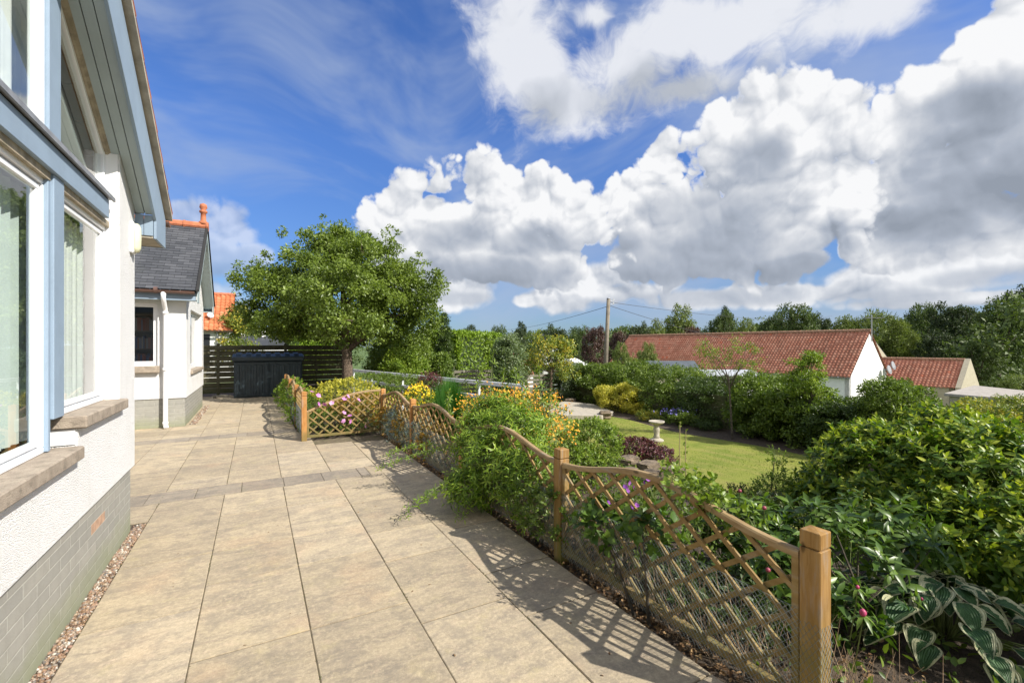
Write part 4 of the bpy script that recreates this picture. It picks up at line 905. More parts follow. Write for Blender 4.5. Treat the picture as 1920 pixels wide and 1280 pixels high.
# ------------------------------------------------------------------ paved corner at the bottom of the garden, stones
pp = [(1022, 772), (1020, 757), (1060, 752), (1112, 757), (1150, 771), (1128, 779), (1062, 778)]
MBp = MB(); MBp.prism([G(x, y, -.93) for x, y in pp], (0, 0, -.16)); tag(MBp.build('garden_path', M['concrete'], bevel=.01), kind='structure')
for i in range(1): pass
def rock(p, sx, sy, sz, lbl, rot=0.0, grp='rockery stones along the lawn edge'):
    n = 7; vs, fs = [], []; sd_ = random.uniform(0, 99)
    for i in range(n + 1):
        for j in range(12):
            th_, ph_ = math.pi * i / n, 2 * math.pi * j / 12
            v = Vector((math.sin(th_) * math.cos(ph_), math.sin(th_) * math.sin(ph_), math.cos(th_)))
            v = Vector([math.copysign(abs(c) ** .42, c) for c in v]) * (1 + .30 * mnoise.noise(v * 1.6 + Vector((sd_, 0, 0))) + .12 * mnoise.noise(v * 4 + Vector((sd_, 0, 0))))
            x, y = v.x * sx, v.y * sy; vs.append((p.x + x * math.cos(rot) - y * math.sin(rot), p.y + x * math.sin(rot) + y * math.cos(rot), p.z + v.z * sz))
    fs = [(i * 12 + j, (i + 1) * 12 + j, (i + 1) * 12 + (j + 1) % 12, i * 12 + (j + 1) % 12) for i in range(n) for j in range(12)]
    mb = MB(); mb.poly(vs, fs); r = thing('rock', lbl, 'stone', p, grp); mb.build('stone', M['rock'], r);
    c = r.children[0]; c.parent = None; c.location = p; bpy.data.objects.remove(r); c.name = 'rock'; return tag(c, lbl, 'stone', grp)
rks = [(1178, 862, 6.6, .20, .14, .07, 'flat tan stone nearest the dark red shrub on the rockery edge'), (1215, 872, 6.3, .22, .15, .07, 'broad slab-like stone in the middle of the rockery edge'), (1262, 880, 6.1, .18, .12, .06, 'smaller grey stone ending the rockery edge before the tall bare stems'),
       (1152, 872, 6.9, .12, .10, .08, 'rounded stone half hidden by the bright green shrub'), (1225, 888, 5.9, .16, .12, .07, 'low front stone under the broad slab-like stone'), (1182, 884, 6.1, .14, .10, .07, 'dark damp stone below the flat tan stone')]
for (x, y, d_, sx, sy, sz, l) in rks: rock(P(x, y, d_), sx * .8, sy * .8, sz * .75, l, random.uniform(-.5, .5))
for (x, y, l) in ((1070, 751, 'mossy boulder on the far edge of the paved corner'), (1027, 765, 'brown stone on the left end of the paved corner'), (1135, 776, 'flat stone where the paved corner meets the lawn')):
    q = G(x, y, -.93); rock(q, .32, .22, .12, l, random.uniform(-1, 1), 'edging stones round the paved corner')
# ------------------------------------------------------------------ foliage
def nrmz(a): return a / np.maximum(np.linalg.norm(a, axis=-1, keepdims=True), 1e-9)
def tmpl_quad(w=.5): return np.array([(0, 0, 0), (.42, w / 2, .07), (1, 0, -.06), (.42, -w / 2, .07)]), np.array([(0, 2, 1), (0, 3, 2)])
def tmpl_leaf(w=.45, droop=.22, fold=.07):
    a = w / 2; x = [.0, .22, .58, 1.0]; z = [0, .01, -droop * .35, -droop]
    V = [(0, 0, 0), (x[1], 0, z[1]), (x[1], a * .82, z[1] + fold), (x[1], -a * .82, z[1] + fold), (x[2], 0, z[2]), (x[2], a * .9, z[2] + fold), (x[2], -a * .9, z[2] + fold), (1, 0, z[3])]
    Ft = [(0, 1, 2), (0, 3, 1), (1, 4, 5), (1, 5, 2), (1, 3, 6), (1, 6, 4), (4, 7, 5), (4, 6, 7)]
    return np.array(V), np.array(Ft)
def leaf_arrays(pos_, axis, nor, size, tmpl, tn):
    V, Fc = tmpl; ax = nrmz(axis); nr = nrmz(nor - ax * np.sum(nor * ax, -1, keepdims=True)); bi = np.cross(nr, ax)
    s = size[:, None, None]; out = pos_[:, None] + s * (V[None, :, 0:1] * ax[:, None] + V[None, :, 1:2] * bi[:, None] + V[None, :, 2:3] * nr[:, None])
    n = len(pos_); k = len(V)
    return out.reshape(-1, 3), (Fc[None] + k * np.arange(n)[:, None, None]).reshape(-1, 3), np.repeat(tn, k)
def runit(n): return nrmz(rng.normal(size=(n, 3)))
def clump_centres(lobes, n, lo=.5, up=.15, zmin=-9):
    L = np.array(lobes, float); wgt = (L[:, 3] * L[:, 4] + L[:, 3] * L[:, 5]) ; wgt /= wgt.sum()
    out = np.zeros((0, 3))
    while len(out) < n:
        k = rng.choice(len(L), n * 2, p=wgt); u = runit(n * 2); u[:, 2] += up; u = nrmz(u)
        r = lo + (1 - lo) * rng.random((n * 2, 1)) ** .55
        c = L[k, :3] + L[k, 3:6] * u * r
        inside = np.zeros(len(c), bool)
        for q in L: inside |= (np.sum(((c - q[:3]) / q[3:6]) ** 2, -1) < (lo * .85) ** 2)
        c = c[(~inside) & (c[:, 2] > zmin)]
        out = np.concatenate([out, c])
    return out[:n]
def foliage(name, mt, parent, lobes, n_cl, cr, per, lsize, tmpl=None, lo=.5, up=.5, zmin=-9, flat=.75, rough=.6, cl=None, kind=None):
    """leaf clumps through the outer part of the lobes: gaps between clumps, lit tops, shaded undersides"""
    if tmpl is None: tmpl = tmpl_quad()
    c = clump_centres(lobes, n_cl, lo, zmin=zmin) if cl is None else cl; n_cl = len(c)
    ctr = np.average(np.array(lobes)[:, :3], axis=0)
    rr = cr * rng.uniform(.55, 1.25, n_cl); ct = rng.random(n_cl)
    k = np.repeat(np.arange(n_cl), per); N = len(k); u = runit(N)
    p = c[k] + u * (rr[k] * rng.random(N) ** .45)[:, None] * np.array([1, 1, flat])
    outw = nrmz(c - ctr)[k]
    nor = nrmz(u * .55 + outw * .35 + np.array([0, 0, up]) + rng.normal(size=(N, 3)) * rough)
    ax = nrmz(u * .6 + outw * .3 + rng.normal(size=(N, 3)) * .8 + np.array([0, 0, -.15]))
    tn = np.clip(ct[k] * .55 + rng.random(N) * .45, 0, 1)
    V, F_, T = leaf_arrays(p, ax, nor, lsize * rng.uniform(.6, 1.3, N), tmpl, tn)
    return npmesh(name, V, F_, mt, parent, T, kind=kind), c
def limbs(mt, parent, base, fork, tips, r0, r1=.012, name='trunk', n=8, wob=.08, lean=(0, 0), root_flare=1.5):
    mb = MB(); base, fork = Vector(base), Vector(fork)
    pts = [lerp(base, fork, t) + Vector((math.sin(t * 3) * wob * .5 * r0 * 4, math.cos(t * 4) * wob * r0 * 2, 0)) for t in np.linspace(0, 1, 6)]
    mb.tube(pts, [r0 * (root_flare if i == 0 else 1.12 - .25 * i / 5) for i in range(6)], n)
    for tpt in tips:
        t = Vector(tpt); s = lerp(pts[4], fork, random.random()); m1 = lerp(s, t, .35) + Vector((random.uniform(-1, 1), random.uniform(-1, 1), random.uniform(.2, 1))) * (t - s).length * .10
        m2 = lerp(s, t, .7) + Vector((random.uniform(-1, 1), random.uniform(-1, 1), random.uniform(0, 1))) * (t - s).length * .08
        k = r0 * random.uniform(.35, .6); mb.tube([s, m1, m2, t], [k, k * .65, k * .35, r1], 6)
    return mb.build(name, mt, parent, smooth=True, local=True)
# leaf colours
LM = {}
LM['tree'] = leafmat('tree_leaf', (.065, .105, .018), (.18, .25, .04), (.28, .35, .07))
LM['bright'] = leafmat('bright_leaf', (.085, .15, .016), (.21, .30, .035), (.36, .42, .06))
LM['dark'] = leafmat('dark_leaf', (.03, .055, .014), (.075, .12, .028), (.13, .18, .04))
LM['hedge'] = leafmat('hedge_leaf', (.06, .105, .017), (.155, .225, .035), (.26, .33, .06))
LM['grey'] = leafmat('silvery_leaf', (.08, .12, .055), (.20, .26, .13), (.32, .38, .23))
LM['yellow'] = leafmat('yellow_leaf', (.16, .20, .02), (.48, .45, .06), (.72, .62, .10), st=(.08, .45, .8))
LM['varieg'] = leafmat('variegated_leaf', (.07, .12, .03), (.24, .30, .06), (.62, .48, .06), st=(.1, .5, .82))
LM['purple'] = leafmat('purple_leaf', (.05, .015, .018), (.14, .045, .05), (.24, .09, .085), trans=.2)
LM['glossy'] = leafmat('glossy_leaf', (.035, .080, .014), (.125, .215, .026), (.44, .49, .05), rough=.40, trans=.36, spec=.36, st=(.10, .44, .70))
LM['lance'] = leafmat('lance_leaf', (.065, .13, .016), (.18, .29, .03), (.34, .44, .05), rough=.4, trans=.40, st=(.08, .42, .75))
LM['peony'] = leafmat('peony_leaf', (.025, .06, .012), (.075, .14, .02), (.17, .26, .04), rough=.36, trans=.30, spec=.4, st=(.08, .45, .8))
LM['clip'] = leafmat('clipped_leaf', (.12, .20, .016), (.22, .33, .03), (.29, .39, .04))
LM['copper'] = leafmat('copper_leaf', (.045, .025, .022), (.11, .06, .05), (.15, .09, .06), trans=.2)
LM['far'] = leafmat('far_leaf', (.04, .07, .018), (.095, .14, .035), (.14, .19, .05), rough=.6, trans=.25)
LM['far2'] = leafmat('far_pale_leaf', (.08, .12, .028), (.17, .22, .05), (.23, .28, .07), rough=.6, trans=.25)
LM['far3'] = leafmat('far_dark_leaf', (.02, .038, .014), (.05, .078, .024), (.08, .11, .035), rough=.6, trans=.2)
LM['orange'] = leafmat('orange_petal', (.62, .24, .02), (.80, .42, .04), (.86, .60, .08), rough=.6)
LM['gold'] = leafmat('gold_petal', (.65, .42, .01), (.82, .60, .02), (.88, .72, .05), rough=.6)
LM['pink'] = leafmat('pink_petal', (.48, .16, .48), (.66, .30, .64), (.80, .52, .78), rough=.6)
LM['mauve'] = leafmat('purple_petal', (.16, .04, .30), (.32, .08, .45), (.45, .16, .60), rough=.6)
LM['blue'] = leafmat('blue_petal', (.10, .09, .40), (.20, .18, .62), (.34, .30, .74), rough=.6)
LM['brown'] = leafmat('dead_leaf', (.08, .04, .02), (.22, .13, .06), (.38, .26, .13), rough=.9, trans=.1)
LM['rush'] = leafmat('rush_blade', (.03, .10, .02), (.07, .20, .03), (.12, .28, .05), rough=.5)

# ---- the round headed tree at the end of the patio
tp = P(651, HZ, 15.2); tx, ty = tp.x, tp.y
tr = thing('tree', 'broad round-headed green tree with a short straight trunk, behind the patio fence', 'tree', (tx, ty, -.3))
def TL(px, py, rx, rz, dd=0): v = P(px, py, 15.2 + dd); return (v.x - tx, v.y - ty, v.z + .3, rx, rx, rz)
lob = [TL(640, 560, 1.9, 1.6), TL(540, 550, 1.25, .95, -.4), TL(500, 530, .95, .55), TL(740, 555, 1.35, 1.1, .3), TL(785, 545, .85, .6, 0), TL(600, 485, 1.1, .85), TL(690, 490, 1.1, .8, -.3), TL(650, 570, 1.7, 1.3, -1.4), TL(640, 560, 1.7, 1.4, 1.5), TL(560, 610, .95, .5), TL(740, 610, 1.0, .6, .5), TL(480, 590, .6, .42, 0), TL(520, 610, .7, .40, -.9), TL(790, 600, .7, .5, .3), TL(650, 470, 1.2, .7, .8)]
cr_, cc = foliage('crown', LM['tree'], tr, lob, 820, .33, 130, .095, tmpl_quad(.55), lo=.42, up=.45)
spr = []
for (x, y) in ((535, 432), (600, 418), (612, 428), (685, 442), (735, 440), (733, 432), (780, 478), (828, 512), (815, 515), (445, 500), (432, 512), (470, 485), (575, 428), (655, 435), (500, 470), (800, 490)):
    v = P(x, y, 15.2 + random.uniform(-.6, .6)); spr.append((v.x - tx, v.y - ty, v.z + .3))
spr = np.array(spr); V = np.repeat(spr, 3, 0) + rng.normal(size=(len(spr) * 3, 3)) * .12 - np.tile(np.array([[0, 0, 0], [0, 0, .16], [0, 0, .34]]), (len(spr), 1))
foliage('spray', LM['tree'], tr, lob, 0, .15, 34, .10, tmpl_quad(.5), cl=V)
tips = [cc[i] for i in rng.choice(len(cc), 26)]
limbs(M['bark'], tr, (0, 0, -.2), (-.04, 0, 2.15), tips, .175, name='trunk', n=12)
tb = MB()
for q in ((540, 600), (600, 560), (700, 600), (760, 575), (640, 540), (580, 610)):
    v = P(q[0], q[1], 15.2 + random.uniform(-.8, .5)); e_ = Vector((v.x - tx, v.y - ty, v.z + .3)); s = Vector((0, 0, 1.95)); tb.tube([s, lerp(s, e_, .4) + Vector((0, 0, .1)), e_], [.085, .055, .02], 8)
tb.build('limb', M['bark'], tr, smooth=True, local=True)

HG = 'shrubs making up the long garden hedge'
# ---- generic bush: lobes from its place in the garden
def bush(name, label, cat, px, hw, ytop, d_, lm, lsize=.06, n_cl=90, per=70, cr=.16, base=None, group=None, tmpl=None, depth=None, lo=.55, stems=8, lobes=None, up=.4, ybot=None, squash=1.0):
    c = P(px, HZ, d_); zb = hz(c.x, c.y) if base is None else base
    if ybot is not None: zb = H - (ybot - HZ) * d_ / FPX
    zt = H - (ytop - HZ) * d_ / FPX; rx = hw * d_ / FPX; h_ = zt - zb; dp = depth or rx
    root = thing(name, label, cat, (c.x, c.y, zb), group)
    if group == HG and lobes is None:
        lobes = [(fx * rx, random.uniform(-.15, .15) * dp, h_ * fz + random.uniform(-.05, .05), rx * random.uniform(.48, .62), dp * random.uniform(.8, 1.0), h_ * (.36 if fz < .5 else random.uniform(.24, .33))) for fx in (-.62, 0, .62) for fz in (.32, .70)]; n_cl = int(n_cl * 1.5)
    if lobes is None:
        lobes = [(0, 0, h_ * .48, rx * .9, dp * .9, h_ * .48)]
        for i in range(5):
            a = random.uniform(0, 6.28); q = random.uniform(.3, .62)
            lobes.append((rx * math.cos(a) * q, dp * math.sin(a) * q, h_ * random.uniform(.45, .74), rx * random.uniform(.35, .5), dp * .42, h_ * random.uniform(.22, .30)))
    f_, c_ = foliage('foliage', lm, root, lobes, n_cl, cr, per, lsize, tmpl, lo=lo, zmin=.02, up=up)
    if stems: limbs(M['bark2'], root, (0, 0, -.1), (0, 0, h_ * .35), [c_[i] for i in rng.choice(len(c_), stems)], min(.05, rx * .06), name='stem', n=6)
    return root
bush('shrub', 'dense grey-green domed shrub beside the paved corner', 'shrub', 1068, 33, 678, 23.0, LM['grey'], .09, 130, 80, .24, group=HG)
bush('shrub', 'dark rounded shrub between the grey-green dome and the utility pole', 'shrub', 1120, 38, 680, 22, LM['hedge'], .09, 130, 80, .24, group=HG)
bush('shrub', 'olive green bush behind the yellow shrub', 'shrub', 1180, 44, 676, 21.5, LM['hedge'], .09, 140, 80, .24, group=HG)
bush('shrub', 'broad dark hedge bush below the grey shed roof', 'shrub', 1258, 62, 686, 18.6, LM['hedge'], .08, 190, 90, .24, group=HG, depth=1.1)
bush('shrub', 'dull green bush behind the bird bath, below the white outbuilding', 'shrub', 1335, 60, 706, 16.6, LM['dark'], .075, 180, 90, .22, group=HG, depth=1.0)
bush('shrub', 'glossy upright laurel bush right of the young tree trunk', 'shrub', 1432, 62, 704, 14.2, LM['hedge'], .085, 210, 90, .22, group=HG, depth=1.0)
bush('shrub', 'leafy bush with pale new leaves where the hedge shades the lawn', 'shrub', 1498, 52, 720, 13.0, LM['hedge'], .085, 190, 90, .20, group=HG, depth=.9)
bush('shrub', 'dark spreading bush in front of the boundary fence', 'shrub', 1585, 72, 748, 12.0, LM['dark'], .07, 220, 90, .19, group=HG, depth=.9)
bush('shrub', 'rounded mid-green shrub standing before the red byre roof', 'shrub', 1684, 58, 712, 11.0, LM['hedge'], .06, 230, 100, .16, group=HG)
bush('shrub', 'low dark bush beyond the big glossy shrub, below the flat shed roof', 'shrub', 1790, 70, 775, 10.2, LM['dark'], .06, 200, 90, .16, group=HG)
bush('shrub', 'olive shrub with reddish tips below the flat shed roof', 'shrub', 1880, 85, 740, 9.2, LM['varieg'], .045, 300, 100, .14, group=HG, lo=.5)
bush('shrub', 'dull olive bush filling the end of the hedge beyond the glossy shrub', 'shrub', 2010, 90, 745, 8.6, LM['dark'], .055, 200, 90, .15, group=HG)
bush('yellow_shrub', 'yellow variegated spreading shrub at the far end of the lawn', 'shrub', 1160, 50, 716, 19.4, LM['yellow'], .08, 150, 90, .20, tmpl=tmpl_quad(.4))
bush('yellow_shrub', 'small golden shrub in front of the hedge, right of the large yellow one', 'shrub', 1196, 30, 752, 18.6, LM['yellow'], .05, 70, 70, .12)
bl = bush('border_plant', 'border plant with violet blue flowers behind the bird bath', 'plant', 1275, 38, 768, 16.2, LM['hedge'], .06, 70, 60, .12)
def petals(name, lm, parent, pts, size, k=5, cup=.35, kind=None, w=.75):
    pts = np.array(pts); n = len(pts); face = nrmz(np.array([.3, -.6, .5]) + rng.normal(size=(n, 3)) * .35); t0 = nrmz(np.cross(face, runit(n))); t1 = np.cross(face, t0)
    P_, A_, N_, S_, T_ = [], [], [], [], []
    tv = rng.random(n)
    for j in range(k):
        a = 2 * math.pi * j / k; r = t0 * math.cos(a) + t1 * math.sin(a); P_.append(pts); A_.append(r + face * cup); N_.append(face - r * cup); S_.append(size * rng.uniform(.85, 1.1, n)); T_.append(tv)
    V, F_, T = leaf_arrays(np.concatenate(P_), np.concatenate(A_), np.concatenate(N_), np.concatenate(S_), tmpl_quad(w) if n > 60 else tmpl_leaf(w, -.05, .05), np.concatenate(T_))
    return npmesh(name, V, F_, lm, parent, T, kind=kind)
petals('flower', LM['blue'], bl, [(random.gauss(0, .42), random.gauss(0, .2), random.uniform(.36, .56)) for _ in range(170)], .045, kind='stuff')
bush('border_plant', 'low bronze-green border plant left of the violet blue flowers', 'plant', 1215, 25, 770, 17.0, LM['varieg'], .05, 50, 60, .12)
bush('border_plant', 'low silvery border plant at the foot of the hedge, right of the violet blue flowers', 'plant', 1325, 30, 786, 15.2, LM['dark'], .05, 60, 60, .12)
# young trees in front of the hedge
def small_tree(name, label, px, d_, lobes_px, lm, lsize, n_cl, per, cr, trunk_r, zb=None, tm=None, bark='bark2', forky=None):
    c = P(px, HZ, d_); zb = hz(c.x, c.y) if zb is None else zb; root = thing(name, label, 'tree', (c.x, c.y, zb)); lob = []
    for (x, y, rx, rz) in lobes_px: v = P(x, y, d_) - Vector((c.x, c.y, zb)); lob.append((v.x, v.y, v.z, rx * d_ / FPX, rx * d_ / FPX, rz * d_ / FPX))
    f_, cc_ = foliage('crown', lm, root, lob, n_cl, cr, per, lsize, tm, lo=.3)
    fk = Vector((0, 0, 0)) + Vector(np.mean(np.array(lob)[:, :3], axis=0)); fk.z *= .75
    limbs(M[bark], root, (0, 0, -.1), fk * (forky or 1), [cc_[i] for i in rng.choice(len(cc_), min(len(cc_), 16))], trunk_r, name='trunk'); return root
small_tree('young_tree', 'slender open young tree rising in front of the barn roof', 1374, 13.6, [(1350, 668, 45, 22), (1395, 670, 35, 25), (1380, 645, 20, 18), (1325, 648, 20, 10), (1415, 690, 25, 15), (1330, 690, 30, 15)], LM['bright'], .075, 75, 26, .17, .028, tm=tmpl_quad(.35))
small_tree('young_tree', 'bushy young tree with yellowish new leaves near the barn gable', 1520, 12.2, [(1515, 700, 34, 40), (1530, 750, 40, 50), (1500, 720, 30, 30), (1525, 675, 16, 16)], LM['bright'], .065, 130, 60, .14, .03)
small_tree('young_tree', 'small tree with yellow and green leaves in front of the grey fence', 1030, 21.0, [(1030, 660, 42, 34), (1010, 640, 28, 20), (1060, 665, 28, 26), (1045, 640, 20, 14), (1000, 680, 25, 22), (1060, 700, 22, 14)], LM['varieg'], .11, 130, 45, .24, .07, bark='bark')
bush('shrub', 'tall silvery green bush left of the yellow and green leaved tree', 'shrub', 955, 36, 622, 20.0, LM['grey'], .10, 170, 80, .28)
bush('shrub', 'feathery yellow green bush behind the grey fence', 'shrub', 918, 30, 640, 26.0, LM['bright'], .10, 110, 70, .28, base=-1.6)
# by the tree
bush('shrub', 'spreading green bush under the right side of the round-headed tree', 'shrub', 745, 62, 622, 17.6, LM['tree'], .10, 260, 90, .27, base=-.7)
bush('shrub', 'bright green leafy bush just behind the white handrail', 'shrub', 760, 50, 652, 15.6, LM['bright'], .09, 150, 80, .22, base=-.6)
bush('shrub', 'olive bush between the handrail and the conifer', 'shrub', 815, 34, 648, 18.6, LM['hedge'], .09, 120, 80, .22, base=-.9)
cf = bush('conifer', 'narrow dark conifer beside the round-headed tree', 'conifer', 832, 22, 574, 20.5, LM['dark'], .12, 240, 70, .16, base=-.9, lobes=[(0, 0, .5 + i * .62, .56 * (1 - (i / 6.5) ** 1.6), .56 * (1 - (i / 6.5) ** 1.6), .5) for i in range(7)], tmpl=tmpl_quad(.3), up=.1)
v = P(800, 600, 24); bush('shrub', 'pale green tree-like bush seen between the red roof and the round-headed tree', 'shrub', 445, 36, 560, 30, LM['varieg'], .16, 130, 70, .45, base=-.4)
bush('shrub', 'light green bush above the dark fence behind the trunk', 'shrub', 590, 42, 618, 24, LM['clip'], .12, 130, 70, .3, base=-.4)
ch = thing('clipped_hedge', 'tall clipped bright green hedge beyond the conifer', 'hedge', P(876, HZ, 25)); ch.location.z = -1.6
def hedge_box(root, w_, dp, h_, lm, n, ls):
    k = rng.random(n); f_ = rng.random((n, 3)); p = np.stack([(f_[:, 0] - .5) * w_, (f_[:, 1] - .5) * dp, f_[:, 2] * h_], -1); side = k < .6
    p[side, 1] = -dp / 2; s2 = (k >= .6) & (k < .8); p[s2, 2] = h_; s3 = k >= .8; p[s3, 0] = np.sign(f_[s3, 0] - .5) * w_ / 2
    p += rng.normal(size=p.shape) * .05; n0 = np.zeros_like(p); n0[side, 1] = -1; n0[s2, 2] = 1; n0[s3, 0] = np.sign(p[s3, 0])
    V, F_, T = leaf_arrays(p, runit(n), n0 + rng.normal(size=p.shape) * .6, ls * rng.uniform(.6, 1.3, n), tmpl_quad(), rng.random(n)); return npmesh('foliage', V, F_, lm, root, T)
hedge_box(ch, 2.0, 6.0, 3.9, LM['clip'], 30000, .15); ch.rotation_euler.z = -YAW - .35
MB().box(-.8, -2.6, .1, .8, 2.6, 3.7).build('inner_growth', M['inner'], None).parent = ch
# ------------------------------------------------------------------ plants close to the camera
def sticks(name, mt, parent, P0, P1, r0, r1, kind=None):
    P0, P1 = np.array(P0), np.array(P1); n = len(P0); d = nrmz(P1 - P0); a = nrmz(np.cross(d, np.array([.3, .2, .93]))); b = np.cross(d, a); vs = []
    for P_, r in ((P0, r0), (P1, r1)):
        for j in range(3): t = 2 * math.pi * j / 3; vs.append(P_ + (a * math.cos(t) + b * math.sin(t)) * (r if np.isscalar(r) else r[:, None]))
    V = np.stack(vs, 1).reshape(-1, 3); f = np.array([(0, 1, 4, 3), (1, 2, 5, 4), (2, 0, 3, 5)])
    return npmesh(name, V, (f[None] + 6 * np.arange(n)[:, None, None]).reshape(-1, 4), mt, parent, kind=kind)
def shoots(lm, parent, base, dirs, L, k, lsize, tmpl, a0=75, a1=28, start=.25, stem='stem', name='foliage', stems=True, sr=.0022, tipsmall=.35, kind=None):
    n = len(base); dirs = nrmz(dirs); L = L * rng.uniform(.7, 1.25, n); sd_ = nrmz(np.cross(dirs, runit(n))); s2 = np.cross(dirs, sd_); Ps, As, Ns, Ss, Ts = [], [], [], [], []; off = rng.random(n) * 6.28; sz = rng.uniform(.8, 1.2, n); tn = rng.random(n)
    bend = np.array([0, 0, -.12])
    for j in range(k):
        t = (j + .5) / k; q = start + (1 - start) * t; al = R_(a0 + (a1 - a0) * t) + rng.normal(0, .15, n); an = off + j * 2.4
        rad = sd_ * np.cos(an)[:, None] + s2 * np.sin(an)[:, None]
        Ps.append(base + dirs * (L * q)[:, None] + bend * (L * q * q)[:, None]); As.append(dirs * np.cos(al)[:, None] + rad * np.sin(al)[:, None] + rng.normal(0, .08, (n, 3))); Ns.append(dirs * np.sin(al)[:, None] - rad * np.cos(al)[:, None] + rng.normal(0, .15, (n, 3)))
        Ss.append(lsize * sz * rng.uniform(.8, 1.15, n) * (1 - tipsmall * t ** 3)); Ts.append(np.clip(tn * .35 + t ** 2 * .40 + rng.random(n) * .2, 0, 1))
    V, F_, T = leaf_arrays(np.concatenate(Ps), np.concatenate(As), np.concatenate(Ns), np.concatenate(Ss), tmpl, np.concatenate(Ts))
    f_ = npmesh(name, V, F_, lm, parent, T, kind=kind)
    if stems: sticks('stem', M[stem], parent, base - dirs * L[:, None] * .6, base + dirs * L[:, None] * .95 + bend * L[:, None] * .9, sr, sr * .5)
    return f_
def shoot_bush(name, label, lobes_px, lm, n, L, k, lsize, tmpl, zb=-.3, cat='shrub', lo=.6, up=.8, a0=75, a1=30, stem='stem', inner=0, spread=.5, group=None, nst=10):
    c = P(lobes_px[0][0], HZ, lobes_px[0][2]); root = thing(name, label, cat, (c.x, c.y, zb), group); lob = []
    for (x, y, d_, rx, rz) in lobes_px: v = P(x, y, d_) - Vector((c.x, c.y, zb)); lob.append((v.x, v.y, v.z, rx, rx, rz))
    la = np.array(lob); b = clump_centres(lob, n, lo, up=.25, zmin=.03); i = np.argmin(np.linalg.norm((b[:, None] - la[None, :, :3]) / la[None, :, 3:6], axis=-1), 1)
    dr = nrmz(nrmz((b - la[i, :3]) / la[i, 3:6] ** 2) + np.array([0, 0, up]) + rng.normal(size=b.shape) * spread)
    shoots(lm, root, b, dr, np.full(n, L), k, lsize, tmpl, a0, a1, stem=stem)
    if nst:
        mb = MB()
        for q in rng.choice(n, nst): e_ = Vector(b[q]); s = Vector((random.uniform(-.1, .1), random.uniform(-.1, .1), 0)); mb.tube([s, lerp(s, e_, .5) + Vector((0, 0, .05)), e_], [.012, .008, .004], 5)
        mb.build('branch', M['bark2'], root, smooth=True, local=True)
    return root, b
TL_ovate, TL_lance, TL_round, TL_small = tmpl_leaf(.46, .25), tmpl_leaf(.24, .4, .03), tmpl_leaf(.7, .15), tmpl_leaf(.5, .1)
big, bb = shoot_bush('glossy_shrub', 'large glossy-leaved shrub with lime new growth filling the bed right of the near fence post', [(1690, 945, 4.5, .80, .70), (1850, 960, 3.9, .72, .66), (1560, 985, 4.9, .50, .42), (1778, 840, 4.4, .34, .30), (1640, 860, 4.7, .36, .26), (1930, 1060, 3.3, .50, .42), (1800, 1060, 3.5, .45, .38), (1900, 880, 4.0, .45, .28)],
    LM['glossy'], 2700, .19, 10, .080, TL_ovate, zb=-.4, spread=.65)
shoot_bush('small_leaved_shrub', 'light green small-leaved shrub between the lawn and the glossy shrub', [(1455, 935, 5.1, .22, .22), (1458, 872, 5.2, .07, .14), (1400, 955, 5.0, .18, .12), (1510, 945, 5.2, .22, .18)], LM['bright'], 520, .11, 9, .032, TL_small, zb=-.4)
shoot_bush('red_tipped_shrub', 'low shrub with reddish leaf tips at the near edge of the lawn', [(1390, 930, 5.4, .16, .07), (1350, 940, 5.0, .18, .07), (1440, 950, 4.7, .2, .10)], leafmat('red_tipped_leaf', (.04, .07, .015), (.10, .13, .03), (.28, .10, .04)), 260, .09, 8, .035, TL_small, zb=-.35)
# peonies with dark divided leaves and round buds
pe, pb_ = shoot_bush('peony', 'dark leaved peony with magenta buds right of the near fence post', [(1600, 1080, 2.75, .20, .16), (1570, 1170, 2.6, .16, .16), (1650, 1010, 3.2, .30, .18), (1540, 1010, 3.1, .22, .14)], LM['peony'], 135, .16, 7, .105, tmpl_leaf(.36, .3, .05), zb=-.06, cat='plant', a0=80, a1=40)
o_ = org(pe)
for (x, y, d_, r) in ((1618, 1148, 2.22, .016), (1608, 1100, 2.35, .009), (1728, 1122, 2.6, .008)):
    q = P(x, y, d_) - o_; bd_ = MB().lathe([(.001, -r * 1.1), (r * .7, -r * .8), (r, 0), (r * .8, r * .7), (r * .3, r * 1.15), (.001, r * 1.2)], q, 12); b_o = bd_.build('bud', plain('magenta_bud', (.42, .05, .13), .5, .3, 60), None, smooth=True); b_o.parent = pe
    st_ = MB().tube([(q.x + .10, q.y + .08, max(-.0, q.z - .35)), (q.x + .03, q.y + .02, q.z - .10), (q.x, q.y, q.z - r)], [.004, .003, .003], 5).build('stem', M['stem'], None); st_.parent = pe
    a = np.array([[q.x, q.y, q.z - r]] * 6); th_ = np.arange(6) * 1.05; dr = np.stack([np.cos(th_), np.sin(th_), np.full(6, -.25)], -1)
    V, F_, T = leaf_arrays(a, dr, np.tile([0, 0, 1.0], (6, 1)) + dr * .2, np.full(6, .075 * (r / .016) ** .5), tmpl_leaf(.3, .5, .04), np.full(6, .75)); npmesh('leaf', V, F_, LM['peony'], pe, T)
p2, _ = shoot_bush('peony', 'second peony seen through the near lattice panel, crimson buds among wavy leaves', [(1430, 1000, 3.3, .26, .12), (1370, 1000, 3.5, .24, .10), (1480, 1090, 2.8, .16, .14)], LM['peony'], 190, .15, 7, .095, tmpl_leaf(.36, .3, .05), zb=-.06, cat='plant', a0=80, a1=40)
o_ = org(p2)
